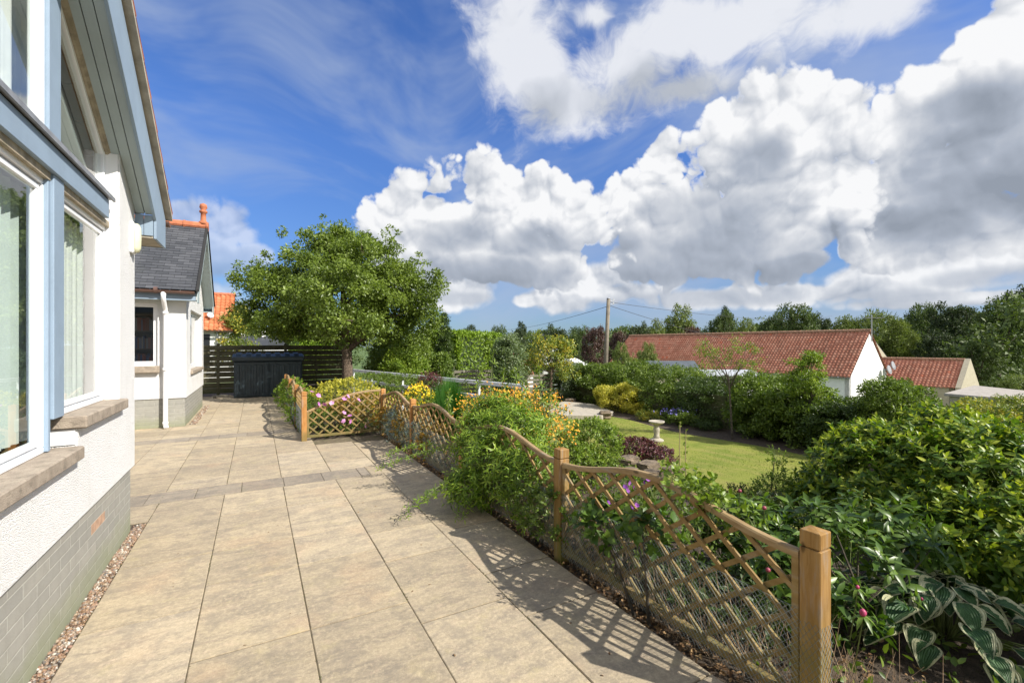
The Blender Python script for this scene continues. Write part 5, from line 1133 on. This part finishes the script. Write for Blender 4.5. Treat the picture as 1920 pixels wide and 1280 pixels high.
for (x, y, d_) in ((1433, 952, 2.9), (1387, 920, 3.2), (1440, 1068, 2.6), (1330, 935, 3.3)):
    q = P(x, y, d_) - o_; b_o = MB().lathe([(.001, -.012), (.010, -.009), (.014, 0), (.011, .009), (.001, .015)], q, 10).build('bud', plain('crimson_bud', (.30, .05, .08), .5, .3, 60), None, smooth=True); b_o.parent = p2
    st_ = MB().tube([(q.x + .05, q.y + .05, q.z - .3), (q.x, q.y, q.z - .012)], [.004, .003], 5).build('stem', M['stem'], None); st_.parent = p2
# hosta: big cream edged leaves
def hostamat():
    m, n, b = mat('hosta_leaf'); at = n.n('ShaderNodeAttribute', attribute_name='tone').outputs['Fac']; p = pos(n)
    e = n.m('ADD', at, n.m('MULTIPLY_ADD', n.noise(p, 60.0, 3, .6), .50, -.25)); g = n.mix(n.mr(n.noise(p, 25.0, 3), .3, .7), (.018, .060, .016), (.04, .11, .03))
    g = n.mix(n.m('MULTIPLY', isl(n), .5), g, (.06, .13, .03))
    c = n.mix(n.mr(e, .68, .75), g, (.52, .52, .30)); n.link(c, b.inputs['Base Color']); b.inputs['Roughness'].default_value = .6; bump(n, b, n.m('SINE', n.m('MULTIPLY', at, 40.0)), .0018)
    tr = n.n('ShaderNodeBsdfTranslucent', inp={0: c}); mx = n.n('ShaderNodeMixShader', inp={0: .22, 1: b.outputs[0], 2: tr.outputs[0]}); n.link(mx.outputs[0], n.nt.nodes['Material Output'].inputs[0]); return m
LM['hosta'] = hostamat()
hc = P(1770, 1150, 2.75); ht = thing('hosta', 'hosta with large cream-edged green leaves in the shaded corner under the glossy shrub', 'plant', (hc.x, hc.y, -.06))
def hosta_leaf(c, az_, tilt, L, w_, mb):
    nu, nv = 12, 10; vs = []; ca, sa = math.cos(az_), math.sin(az_); ph = random.uniform(0, 6); cup = random.uniform(.10, .24)
    for i in range(nu + 1):
        u = i / nu; wd = w_ * (math.sin(math.pi * min(1, u * 1.0) ** .72) ** .85) * (1 - .15 * u) + .0015; x = L * (u - .04 * math.sin(math.pi * u)); zc = -L * .30 * u * u + L * .16 * u
        for j in range(nv + 1):
            v = (j / nv - .5) * 2; y = v * wd / 2; z = zc + abs(v) ** 1.5 * wd * cup + .006 * math.sin(u * 9 + ph + v * 2) * abs(v) + .0022 * math.cos(v * 14)
            xx = x * math.cos(tilt) + z * math.sin(tilt); zz = -x * math.sin(tilt) + z * math.cos(tilt)
            vs.append((c[0] + xx * ca - y * sa, c[1] + xx * sa + y * ca, c[2] + zz)); mb.t.append(max(abs(v), (abs(u - .5) * 2) ** 3 * .95))
    o = len(mb.v); mb.v += vs; mb.f += [(o + i * (nv + 1) + j, o + (i + 1) * (nv + 1) + j, o + (i + 1) * (nv + 1) + j + 1, o + i * (nv + 1) + j + 1) for i in range(nu) for j in range(nv)]
random.seed(5)
for i in range(78):
    ring = i // 15; a = i * 2.4 + random.uniform(-.3, .3); r = (.06, .17, .28, .40)[min(ring, 3)] * random.uniform(.8, 1.2); z = (.26, .23, .17, .10)[min(ring, 3)] + random.uniform(-.02, .03)
    cx, cy = hc.x + math.cos(a) * r * 1.1, hc.y + math.sin(a) * r
    mb = MB(); L = random.uniform(.15, .22); hosta_leaf((cx, cy, z), a + random.uniform(-.3, .3), R_(random.uniform(8, 42)), L, L * random.uniform(.70, .85), mb); lf = mb.build('leaf', LM['hosta'], ht, smooth=True)
    MB().tube([(hc.x + math.cos(a) * .04, hc.y + math.sin(a) * .04, -.05), ((cx + hc.x) / 2, (cy + hc.y) / 2, z * .6), (cx, cy, z)], [.004, .0035, .003], 5).build('stalk', M['stem'], lf)
shoot_bush('hosta_shade_shrub', 'unseen evergreen shrub added beyond the view edge to shade the hosta', [(2480, 900, 2.2, .50, .42), (2480, 1080, 2.2, .45, .35), (2300, 1000, 2.3, .3, .3), (2700, 1000, 2.2, .5, .5)], LM['glossy'], 900, .15, 9, .08, TL_ovate, zb=-.1)  # added outside the view only to throw shade on the hosta
# climbing jasmine-like shrub over the trellis
js, jb = shoot_bush('trellis_shrub', 'sprawling green shrub with narrow leaflets climbing over the trellis in the middle of its run', [(910, 835, 5.1, .30, .32), (940, 880, 4.7, .34, .34), (985, 900, 4.3, .26, .28), (880, 925, 4.7, .22, .18), (930, 795, 5.3, .30, .26), (970, 820, 4.8, .28, .26)], LM['lance'], 1300, .16, 9, .072, TL_lance, zb=0.0, a0=85, a1=45, spread=.7)
o_ = org(js)
def arm(pts, n, ls, L=.10, lm='lance', stem='stem'):
    """a long arching shoot with leafy side sprays"""
    pts = [Vector(p) for p in pts]; B_, D_ = [], []; r = 7
    cr = lambda t: lerp(lerp(pts[0], pts[1], t), lerp(pts[1], pts[2], t), t)
    st_ = MB().tube([cr(t) - o_ for t in np.linspace(0, 1, 10)], list(np.linspace(.005, .0018, 10)), 5).build('branch', M[stem], None, smooth=True); st_.parent = js
    for i in range(n):
        t = .2 + .8 * (i + .5) / n; p = cr(t); d = (cr(min(1, t + .02)) - cr(t - .02)).normalized(); s = d.cross(Vector((0, 0, 1))).normalized() * (1 if i % 2 else -1)
        B_.append(p - o_); D_.append(d * .6 + s * .8 + Vector((0, 0, random.uniform(-.4, .3))))
    B_.append(cr(1) - o_); D_.append(d)
    shoots(LM[lm], js, np.array(B_), np.array(D_), np.full(len(B_), L), 7, ls, TL_lance, 80, 35, start=.15, name='leafy_branch')
arm([(2.15, 5.0, .5), (1.75, 5.1, .52), (1.30, 5.35, .30)], 15, .055); arm([(2.1, 5.3, .45), (1.8, 5.6, .50), (1.45, 5.75, .33)], 12, .055)
arm([(2.1, 4.5, .38), (1.7, 4.35, .38), (1.25, 4.25, .12)], 15, .055); arm([(2.1, 4.7, .30), (1.8, 4.5, .32), (1.5, 4.35, .20)], 12, .055)
arm([(2.1, 4.2, .40), (1.9, 4.1, .36), (1.68, 4.0, .12)], 9, .05)
for (x, y, d_, h_) in ((925, 665, 5.6, .5), (945, 700, 5.3, .4), (968, 700, 5.2, .35), (1012, 695, 5.0, .40), (875, 715, 5.9, .35), (905, 690, 5.8, .3), (842, 738, 6.2, .3), (1030, 740, 4.9, .25), (985, 722, 5.0, .3)):
    q = P(x, y, d_); arm([q - Vector((random.uniform(-.1, .1), random.uniform(-.1, .1), h_ + .15)), q - Vector((.03, 0, h_ * .4)), q], 5, .075, .06, 'bright')
# flowers of the border behind the trellis
def border(name, label, px, py, d_, rx, rz, lm, n, L, k, ls, tm, zb=-.06, cat='plant', extra=()):
    return shoot_bush(name, label, [(px, py, d_, rx, rz)] + list(extra), lm, n, L, k, ls, tm, zb=zb, cat=cat, nst=6)
op, ob = border('orange_flowering_plant', 'billowing plant with masses of orange and yellow flowers behind the trellis shrub', 1000, 800, 5.7, .48, .36, LM['bright'], 620, .12, 7, .042, TL_small, extra=[(940, 780, 6.2, .36, .28), (1045, 850, 5.2, .28, .28), (960, 850, 5.5, .40, .30), (890, 790, 6.4, .3, .3)])
up_mask = ob[ob[:, 2] > np.percentile(ob[:, 2], 30)]
fp = up_mask[rng.choice(len(up_mask), 1500)] + rng.normal(size=(1500, 3)) * .05 + np.array([0, 0, .10])
petals('flower', LM['orange'], op, fp, .017, kind='stuff'); fp2 = up_mask[rng.choice(len(up_mask), 200)] + rng.normal(size=(200, 3)) * .05 + np.array([0, 0, .09]); petals('pale_flower', LM['gold'], op, fp2, .018, kind='stuff')
yp, yb = border('yellow_flowering_plant', 'yellow flowering border plant just behind the third trellis post', 785, 752, 8.0, .26, .18, LM['bright'], 160, .10, 7, .04, TL_small)
petals('flower', LM['gold'], yp, yb[rng.choice(len(yb), 230)] + np.array([0, 0, .1]) + rng.normal(size=(230, 3)) * .03, .024, kind='stuff')
ys_, _ = border('yellow_leaved_shrub', 'golden-leaved shrub behind the cross panel of the trellis', 655, 745, 10.0, .72, .36, LM['yellow'], 700, .12, 8, .055, TL_small, cat='shrub', extra=[(700, 760, 9.6, .4, .3), (620, 742, 10.2, .4, .25)])
rp = leafmat('orange_green_leaf', (.12, .12, .02), (.40, .22, .03), (.62, .30, .03))
border('orange_leaved_shrub', 'orange-tinted leafy shrub inside the trellis corner', 672, 765, 9.3, .46, .26, rp, 620, .10, 7, .05, TL_small, cat='shrub', extra=[(735, 790, 8.6, .3, .25), (770, 805, 7.7, .28, .26), (815, 830, 6.6, .22, .24)])
mw, mwb = border('pink_flowering_shrub', 'lavender pink flowering mallow growing through the cross panel of the trellis', 615, 800, 9.15, .50, .28, LM['hedge'], 480, .12, 7, .05, TL_small, cat='shrub', extra=[(680, 812, 9.0, .35, .22), (590, 775, 9.2, .25, .25)])
o_ = org(mw)
for (x, y) in ((597, 741), (597, 757), (609, 757), (622, 756), (585, 735), (646, 748), (672, 750), (645, 774), (656, 780), (645, 789), (656, 790), (684, 799), (652, 743)):
    d_ = 8.83 / (CS - (x - 960) / FPX * SN); q = P(x, y, d_) - o_; f_ = petals('flower', LM['pink'], None, [tuple(q)], .052, 5, .3, w=.95); f_.parent = mw
lb, lbb = border('left_border_shrub', 'straggly plant with faded blooms along the trellis run beside the patio end', 548, 742, 12.3, .36, .46, LM['lance'], 1000, .12, 7, .05, TL_small, cat='shrub', extra=[(556, 756, 10.9, .32, .40), (566, 772, 9.8, .28, .40), (540, 745, 13.8, .36, .42), (600, 765, 10.6, .35, .3)])
petals('faded_flower', LM['brown'], lb, lbb[rng.choice(len(lbb), 90)] + np.array([0, 0, .10]), .035, kind='stuff')
# rush like tuft
def blades(name, label, cat, px, d_, n, h_, sp, lm, zb=-.06, w_=.006):
    c = P(px, HZ, d_); root = thing(name, label, cat, (c.x, c.y, zb)); a = rng.uniform(0, 6.28, n); q = rng.random(n) ** .6; tip = np.stack([np.cos(a) * sp * q, np.sin(a) * sp * q, h_ * rng.uniform(.75, 1.05, n) * (1 - .35 * q * q)], -1); b0 = np.stack([np.cos(a), np.sin(a), np.zeros(n)], -1) * (sp * .25 * q)[:, None]
    mid = b0 * .5 + tip * .5 + np.array([0, 0, h_ * .12]); sd_ = np.stack([-np.sin(a + 1), np.cos(a + 1), np.zeros(n)], -1) * w_
    V = np.stack([b0 - sd_, b0 + sd_, mid + sd_ * .8, mid - sd_ * .8, tip], 1).reshape(-1, 3); f = np.array([(0, 1, 2), (0, 2, 3), (3, 2, 4)])
    npmesh('blades', V, (f[None] + 5 * np.arange(n)[:, None, None]).reshape(-1, 3), lm, root, np.repeat(rng.random(n), 5)); return root
blades('rush_tuft', 'fine upright rush-like green tuft before the handrail', 'grass tuft', 838, 8.4, 4200, 1.22, .46, LM['rush'], w_=.004)
border('dark_red_shrub', 'wine red leaved shrub beside the rush-like tuft', 806, 722, 9.6, .24, .24, LM['purple'], 200, .10, 7, .045, TL_small, cat='shrub')
border('low_green_plant', 'low green plants in front of the white handrail near the tree', 700, 722, 12.2, .9, .26, LM['hedge'], 420, .12, 7, .06, TL_small, extra=[(760, 725, 11.0, .5, .24)])
border('mauve_flowering_plant', 'small plant with mauve flower heads below the handrail', 775, 745, 8.9, .22, .18, LM['purple'], 120, .08, 6, .035, TL_small)
# heart of the bed
border('bright_green_shrub', 'bright green rounded shrub beside the second fence post from the camera', 1110, 838, 5.9, .36, .32, LM['bright'], 900, .10, 8, .042, TL_small, cat='shrub', extra=[(1085, 870, 5.6, .28, .25)], zb=-.3)
spk = thing('flower_spike', 'dark brownish flower spikes rising from the bright green shrub', 'flower', P(1115, HZ, 6.0)); spk.location.z = .0; o_ = org(spk)
for (x, y) in ((1121, 795), (1104, 806), (1091, 804), (1075, 808)):
    q = P(x, y, 6.0); st_ = MB().tube([(q.x, q.y, .35), q], [.004, .003], 5).build('stem', M['twig'], spk); n = 60; bb_ = np.array(q - o_) + np.stack([np.zeros(n), np.zeros(n), -rng.random(n) * .09], -1)
    V, F_, T = leaf_arrays(bb_, runit(n) + np.array([0, 0, .5]), runit(n), np.full(n, .022), tmpl_quad(.6), rng.random(n)); f_ = npmesh('bloom', V, F_, LM['brown'], None, T); f_.parent = spk
pp_, _ = border('purple_leaved_plant', 'low mound of dark purple leaves on the rockery edge of the lawn', 1190, 845, 7.3, .36, .15, LM['purple'], 700, .09, 7, .045, TL_small, cat='plant', extra=[(1235, 858, 7.0, .24, .11), (1155, 835, 7.8, .2, .1)], zb=-.6)
for i_, (x, yt, dd) in enumerate(((1275, 790, 5.9), (1286, 805, 5.7))):
    q = P(x, yt, dd); g_ = G(x, 905, .0); rt = thing('bare_stem', ('tallest bare stem with a budding tip in front of the lawn', 'bare stem with small leaves, right beside the tallest one')[i_], 'plant', (q.x, q.y, -.3)); MB().tube([(q.x + .02, q.y, -.3), (q.x - .01, q.y, q.z * .5), q], [.008, .007, .004], 6).build('stem', plain('pale_stem', (.36, .30, .14), .8), rt)
    n = 14; b_ = np.array(q - org(rt)) - np.stack([np.zeros(n), np.zeros(n), rng.random(n) * (.10 if i_ == 0 else .35)], -1); V, F_, T = leaf_arrays(b_, runit(n) + np.array([0, 0, .6]), runit(n), np.full(n, .05 if i_ else .03), TL_small, np.full(n, .7)); npmesh('leaf', V, F_, LM['bright'], rt, T)
# climber on the near panel
cl, _ = shoot_bush('climber', 'leafy climber trailing over the wavy rail of the nearest panel', [(1310, 925, 2.62, .10, .07), (1350, 960, 2.5, .10, .06), (1270, 905, 2.75, .10, .05), (1395, 985, 2.45, .08, .05)], LM['bright'], 75, .10, 6, .042, TL_round, zb=.3, cat='plant', spread=1.0, nst=0)
g2_, gb = border('lilac_flowering_plant', 'plant with magenta purple flowers seen through the near lattice', 1175, 935, 3.5, .22, .16, LM['hedge'], 110, .09, 6, .05, TL_small, extra=[(1230, 950, 3.3, .2, .14)])
o_ = org(g2_)
for (x, y, d_) in ((1178, 905, 3.15), (1186, 912, 3.2), (1172, 913, 3.1), (1206, 905, 3.3), (1215, 902, 3.3), (1183, 952, 2.95), (1194, 948, 3.0), (1140, 942, 3.2), (1176, 920, 3.1)):
    f_ = petals('flower', LM['mauve'], None, [tuple(P(x, y, d_) - o_)], .024, 5, .5, w=.9); f_.parent = g2_
border('broad_leaved_plant', 'broad leaved plant low behind the near lattice', 1215, 1000, 2.95, .16, .10, LM['peony'], 60, .10, 6, .08, TL_round, extra=[(1130, 985, 3.3, .18, .12)])
border('bed_plant', 'blue-green tangled plant behind the lattice between second and third posts from the camera', 1010, 930, 4.1, .30, .26, LM['hedge'], 300, .10, 7, .045, TL_small, extra=[(1040, 960, 3.8, .22, .2)])
border('blue_grey_plant', 'blue-grey foliage behind the lattice of the far panel beyond the second bow', 750, 800, 7.9, .28, .30, leafmat('blue_grey_leaf', (.06, .10, .10), (.16, .22, .22), (.26, .32, .32)), 300, .11, 7, .045, TL_lance, extra=[(790, 820, 7.1, .28, .26)])
border('dark_leaved_plant', 'dense dark leaves low behind the nearest lattice panel, under the peony', 1360, 1120, 2.85, .30, .10, LM['dark'], 240, .10, 7, .055, TL_ovate, extra=[(1470, 1180, 2.5, .20, .12), (1260, 1090, 3.2, .26, .10), (1430, 1090, 3.0, .26, .10)])
border('bed_plant', 'tangle of green leaves behind the nearest lattice panel beside the second post', 1130, 970, 3.8, .25, .14, LM['hedge'], 220, .10, 7, .05, TL_ovate, extra=[(1190, 1020, 3.4, .2, .12), (1260, 1000, 3.5, .3, .12)])
# low growth, litter and dry stems through the bed
n = 9000; x = rng.uniform(2.3, 5.2, n); y = rng.uniform(-.3, 14.0, n); z = hgt(x, y) + rng.random(n) ** 2 * .13
V, F_, T = leaf_arrays(np.stack([x, y, z], -1), runit(n) + np.array([0, 0, .5]), runit(n) + np.array([0, 0, 1.0]), rng.uniform(.03, .075, n), TL_small, rng.random(n)); tag(npmesh('ground_cover', V, F_, LM['hedge'], None, T), kind='stuff')
n = 5200; x = np.where(rng.random(n) < .5, rng.uniform(2.04, 2.22, n), rng.uniform(2.04, 3.2, n)); y = rng.uniform(.2, 9.0, n); z = np.maximum(hgt(x, y), -.05) + rng.random(n) * .02
V, F_, T = leaf_arrays(np.stack([x, y, z], -1), runit(n) * np.array([1, 1, .3]), np.array([0, 0, 1.0]) + rng.normal(size=(n, 3)) * .5, rng.uniform(.018, .045, n), TL_small, rng.random(n)); tag(npmesh('leaf_litter', V, F_, LM['brown'], None, T), kind='stuff')
n = 800; x = rng.uniform(2.16, 2.42, n); y = rng.uniform(.6, 5.0, n); p0 = np.stack([x, y, np.full(n, -.05)], -1); p1 = p0 + np.stack([rng.normal(0, .07, n), rng.normal(0, .12, n), rng.uniform(.08, .48, n)], -1)
sticks('dry_stems', M['twig'], None, p0, p1, .0022, .0008, 'stuff')
n = 90; x = np.where(rng.random(n) < .6, 2.05 - rng.random(n) ** 3 * 1.2, rng.uniform(-.9, 2.0, n)); y = rng.uniform(1.2, 8.6, n)
V, F_, T = leaf_arrays(np.stack([x, y, np.full(n, .004)], -1), runit(n) * np.array([1, 1, .15]), np.array([0, 0, 1.0]) + rng.normal(size=(n, 3)) * .25, rng.uniform(.008, .028, n), TL_small, rng.random(n)); tag(npmesh('fallen_leaves', V, F_, LM['brown'], None, T), kind='stuff')
# moss and grit growing in the long joints
n = 5200; xi = rng.integers(0, 5, n); x = np.array([-.31, .287, .884, 1.481, -.91])[xi] + rng.normal(0, .0035, n); y = rng.uniform(1.0, 9.8, n); keep = np.sin(y * 3.1 + xi * 2) + np.sin(y * 7.7 + xi) + rng.normal(0, .6, n) > .5; x, y = x[keep], y[keep]; n = len(x)
V, F_, T = leaf_arrays(np.stack([x, y, np.full(n, -.003)], -1), runit(n) + np.array([0, 0, .8]), runit(n), rng.uniform(.004, .010, n), tmpl_quad(.7), rng.random(n)); tag(npmesh('joint_moss', V, F_, leafmat('moss', (.05, .06, .02), (.13, .14, .04)), None, T), kind='stuff')
# grass blades on the near part of the lawn and its edges
n = 26000; y = rng.uniform(2.3, 17.0, n); x = rng.uniform(5.6, 12.2, n); lim = np.array([lawn_outline(v) for v in y]); ok = (x > lim[:, 0]) & (x < lim[:, 1]) & (np.minimum(y - 2.0, 17.2 - y) > .8); x, y = x[ok], y[ok]; n = len(x)
V, F_, T = leaf_arrays(np.stack([x, y, hgt(x, y) + .03], -1), np.array([0, 0, 1.0]) + rng.normal(size=(n, 3)) * .5, runit(n), rng.uniform(.02, .045, n), tmpl_quad(.25), rng.random(n)); tag(npmesh('lawn_grass_blades', V, F_, leafmat('lawn_blade', (.13, .20, .03), (.22, .29, .05), (.32, .34, .09)), None, T), kind='stuff')
# ------------------------------------------------------------------ trees in the distance
VAR = {}
def variant(key, lm, lobes, n_cl, cr, per, ls, tm=None, lo=.55, up=.5):
    r = bpy.data.objects.new('tmp', None); COL.objects.link(r)
    f_, c_ = foliage('crown', LM[lm], r, lobes, n_cl, cr, per, ls, tm, lo=lo, up=up)
    t_ = limbs(M['bark2'], r, (0, 0, 0), (0, 0, .42), [c_[i] for i in rng.choice(len(c_), 10)], .022, .003, name='trunk', n=6)
    VAR[key] = (f_, t_); f_.parent = None; t_.parent = None; COL.objects.unlink(f_); COL.objects.unlink(t_); bpy.data.objects.remove(r)
def rl(n, rx, z0, z1, r0, r1): return [(random.uniform(-rx, rx), random.uniform(-rx, rx), random.uniform(z0, z1), *(lambda q: (q, q, q * .8))(random.uniform(r0, r1))) for _ in range(n)]
variant('round', 'far', [(0, 0, .58, .34, .34, .30)] + rl(9, .26, .42, .84, .13, .19), 260, .055, 42, .028)
variant('round2', 'far2', [(0, 0, .55, .30, .30, .28), (0, 0, .80, .18, .18, .16)] + rl(8, .22, .35, .85, .12, .18), 260, .055, 42, .028)
variant('dark', 'far3', [(0, 0, .60, .34, .34, .26)] + rl(9, .28, .45, .82, .12, .18), 260, .05, 42, .028)
variant('copper', 'copper', [(0, 0, .52, .32, .32, .32)] + rl(7, .2, .35, .8, .14, .2), 240, .055, 42, .028)
variant('willow', 'far2', [(0, 0, .55, .40, .40, .30)] + rl(8, .28, .35, .72, .13, .2), 300, .06, 42, .05, tmpl_quad(.18), up=.1)
variant('pine', 'far3', [(0, 0, .80, .26, .26, .12), (.15, 0, .68, .2, .2, .09), (-.16, .1, .62, .18, .18, .08), (.02, -.1, .9, .15, .15, .09)], 200, .05, 42, .026)
def far_tree(px, ytop, wpx, d_, key, label, base=None):
    c = P(px, HZ, d_); zb = hz(c.x, c.y) - .3; h_ = H - (ytop - HZ) * d_ / FPX - zb; w_ = wpx * d_ / FPX
    r = thing('conifer' if key == 'pine' else 'far_tree', label, 'tree', (c.x, c.y, zb), 'trees on the skyline'); rz = random.uniform(0, 6.28); sx = w_ / .82
    for o in VAR[key]:
        q = o.copy(); COL.objects.link(q); q.parent = r
    r.scale = (sx, sx, h_ / .97); r.rotation_euler.z = rz; return r
FT = [(880, 614, 60, 60, 'pine', 'flat-topped dark pine above the clipped bright hedge'), (932, 610, 50, 70, 'round', 'small rounded tree just left of the dark pine pair'), (975, 608, 46, 66, 'pine', 'dark pine left of the two-headed skyline tree'), (1005, 612, 40, 72, 'dark', 'dark low crown in the dip before the two-headed skyline tree'),
      (1048, 598, 70, 62, 'dark', 'broad dark tree standing above the yellow and green leaved tree'), (1085, 612, 60, 60, 'round', 'mid green tree filling the gap left of the copper tree'), (1112, 602, 62, 52, 'copper', 'dark purple copper tree just left of the utility pole'),
      (1160, 612, 56, 58, 'copper', 'brownish copper tree just right of the utility pole'), (1192, 594, 62, 60, 'dark', 'dark rounded tree above the left end of the barn roof'), (1232, 596, 60, 62, 'round2', 'pale green tree between the dark rounded tree and the tall light tree'),
      (1277, 568, 84, 66, 'round2', 'tall light green tree, highest above the barn roof'), (1300, 602, 56, 60, 'copper', 'low purple crown peeping over the barn ridge'), (1345, 584, 74, 68, 'round', 'rounded green tree right of the low purple crown'), (1362, 580, 40, 74, 'pine', 'small dark top behind the rounded green tree'),
      (1400, 594, 60, 64, 'round2', 'yellowish green tree low over the middle of the barn ridge'), (1440, 588, 70, 72, 'round', 'wide green tree over the middle of the barn ridge'), (1490, 572, 100, 66, 'round', 'large spreading tree left of the aerial'), (1535, 580, 80, 72, 'dark', 'darker tree tucked behind the large spreading one'),
      (1585, 590, 80, 64, 'round2', 'lighter tree directly left of the aerial mast'), (1640, 566, 120, 62, 'willow', 'big drooping willow-like tree behind the aerial'), (1690, 600, 70, 60, 'willow', 'smaller drooping tree right of the willow-like one'), (1738, 568, 76, 70, 'round', 'bright topped tree in the dip of the right-hand woods'),
      (1800, 554, 110, 62, 'dark', 'tall dark tree beyond the byre'), (1760, 610, 90, 55, 'dark', 'dark tree at the wood edge behind the byre gable'), (1872, 560, 120, 55, 'round', 'large green tree at the wood edge beyond the flat roofed shed'), (1925, 520, 120, 66, 'dark', 'highest dark tree at the end of the woods'),
      (1990, 540, 140, 60, 'round', 'large tree closing the woods beyond the highest dark tree'), (1830, 640, 90, 50, 'round', 'low green tree in front of the woods above the flat roofed shed'), (860, 628, 50, 45, 'round', 'rounded tree top between the conifer and the clipped hedge')]
for a in FT: far_tree(*a)
for a in ((1215, 640, 60, 46, 'round2', 'pale bush-like tree left of the barn end wall'), (1165, 640, 52, 40, 'round2', 'light green tree at the foot of the utility pole'), (985, 645, 60, 40, 'round', 'rounded tree behind the yellow and green leaved tree'), (930, 640, 50, 52, 'round2', 'pale tree above the brown tiled roof'), (470, 600, 90, 75, 'round2', 'hazy yellow-green tree behind the slate roofed cottage'), (560, 610, 120, 85, 'round', 'green tree far behind the round-headed tree'), (2060, 700, 120, 30, 'round', 'tree beyond the flat roofed shed'), (1905, 700, 80, 34, 'round2', 'light green bush-like tree beside the flat shed roof')): far_tree(*a)
# the wood behind them reads as one mass
lobw = []
for i in range(150):
    px = random.uniform(820, 2300); d_ = random.uniform(78, 150); v = P(px, HZ, d_); hgt_ = np.interp(px, [820, 1000, 1200, 1400, 1650, 1800, 2300], [30, 34, 36, 44, 52, 66, 80]) * d_ / FPX + 1.7
    r = random.uniform(4, 8); zc = hgt_ - r * .9 - random.uniform(0, 2.0); lobw.append((v.x, v.y, zc, r, r, r * .9)); lobw.append((v.x, v.y, zc - 6, r * 1.2, r * 1.2, 7))
for i in range(40):
    px = random.uniform(-300, 820); d_ = random.uniform(90, 150); v = P(px, HZ, d_); lobw.append((v.x, v.y, 1.0, 8, 8, 5))
for i in range(30):
    a = random.uniform(1.4, 3.0); lobw.append((math.sin(a) * 70, math.cos(a) * 70, 0, 9, 9, 8))
wf, _ = foliage('wood', LM['far'], None, lobw, 5600, 1.7, 75, .55, lo=.7); tag(wf, kind='stuff')
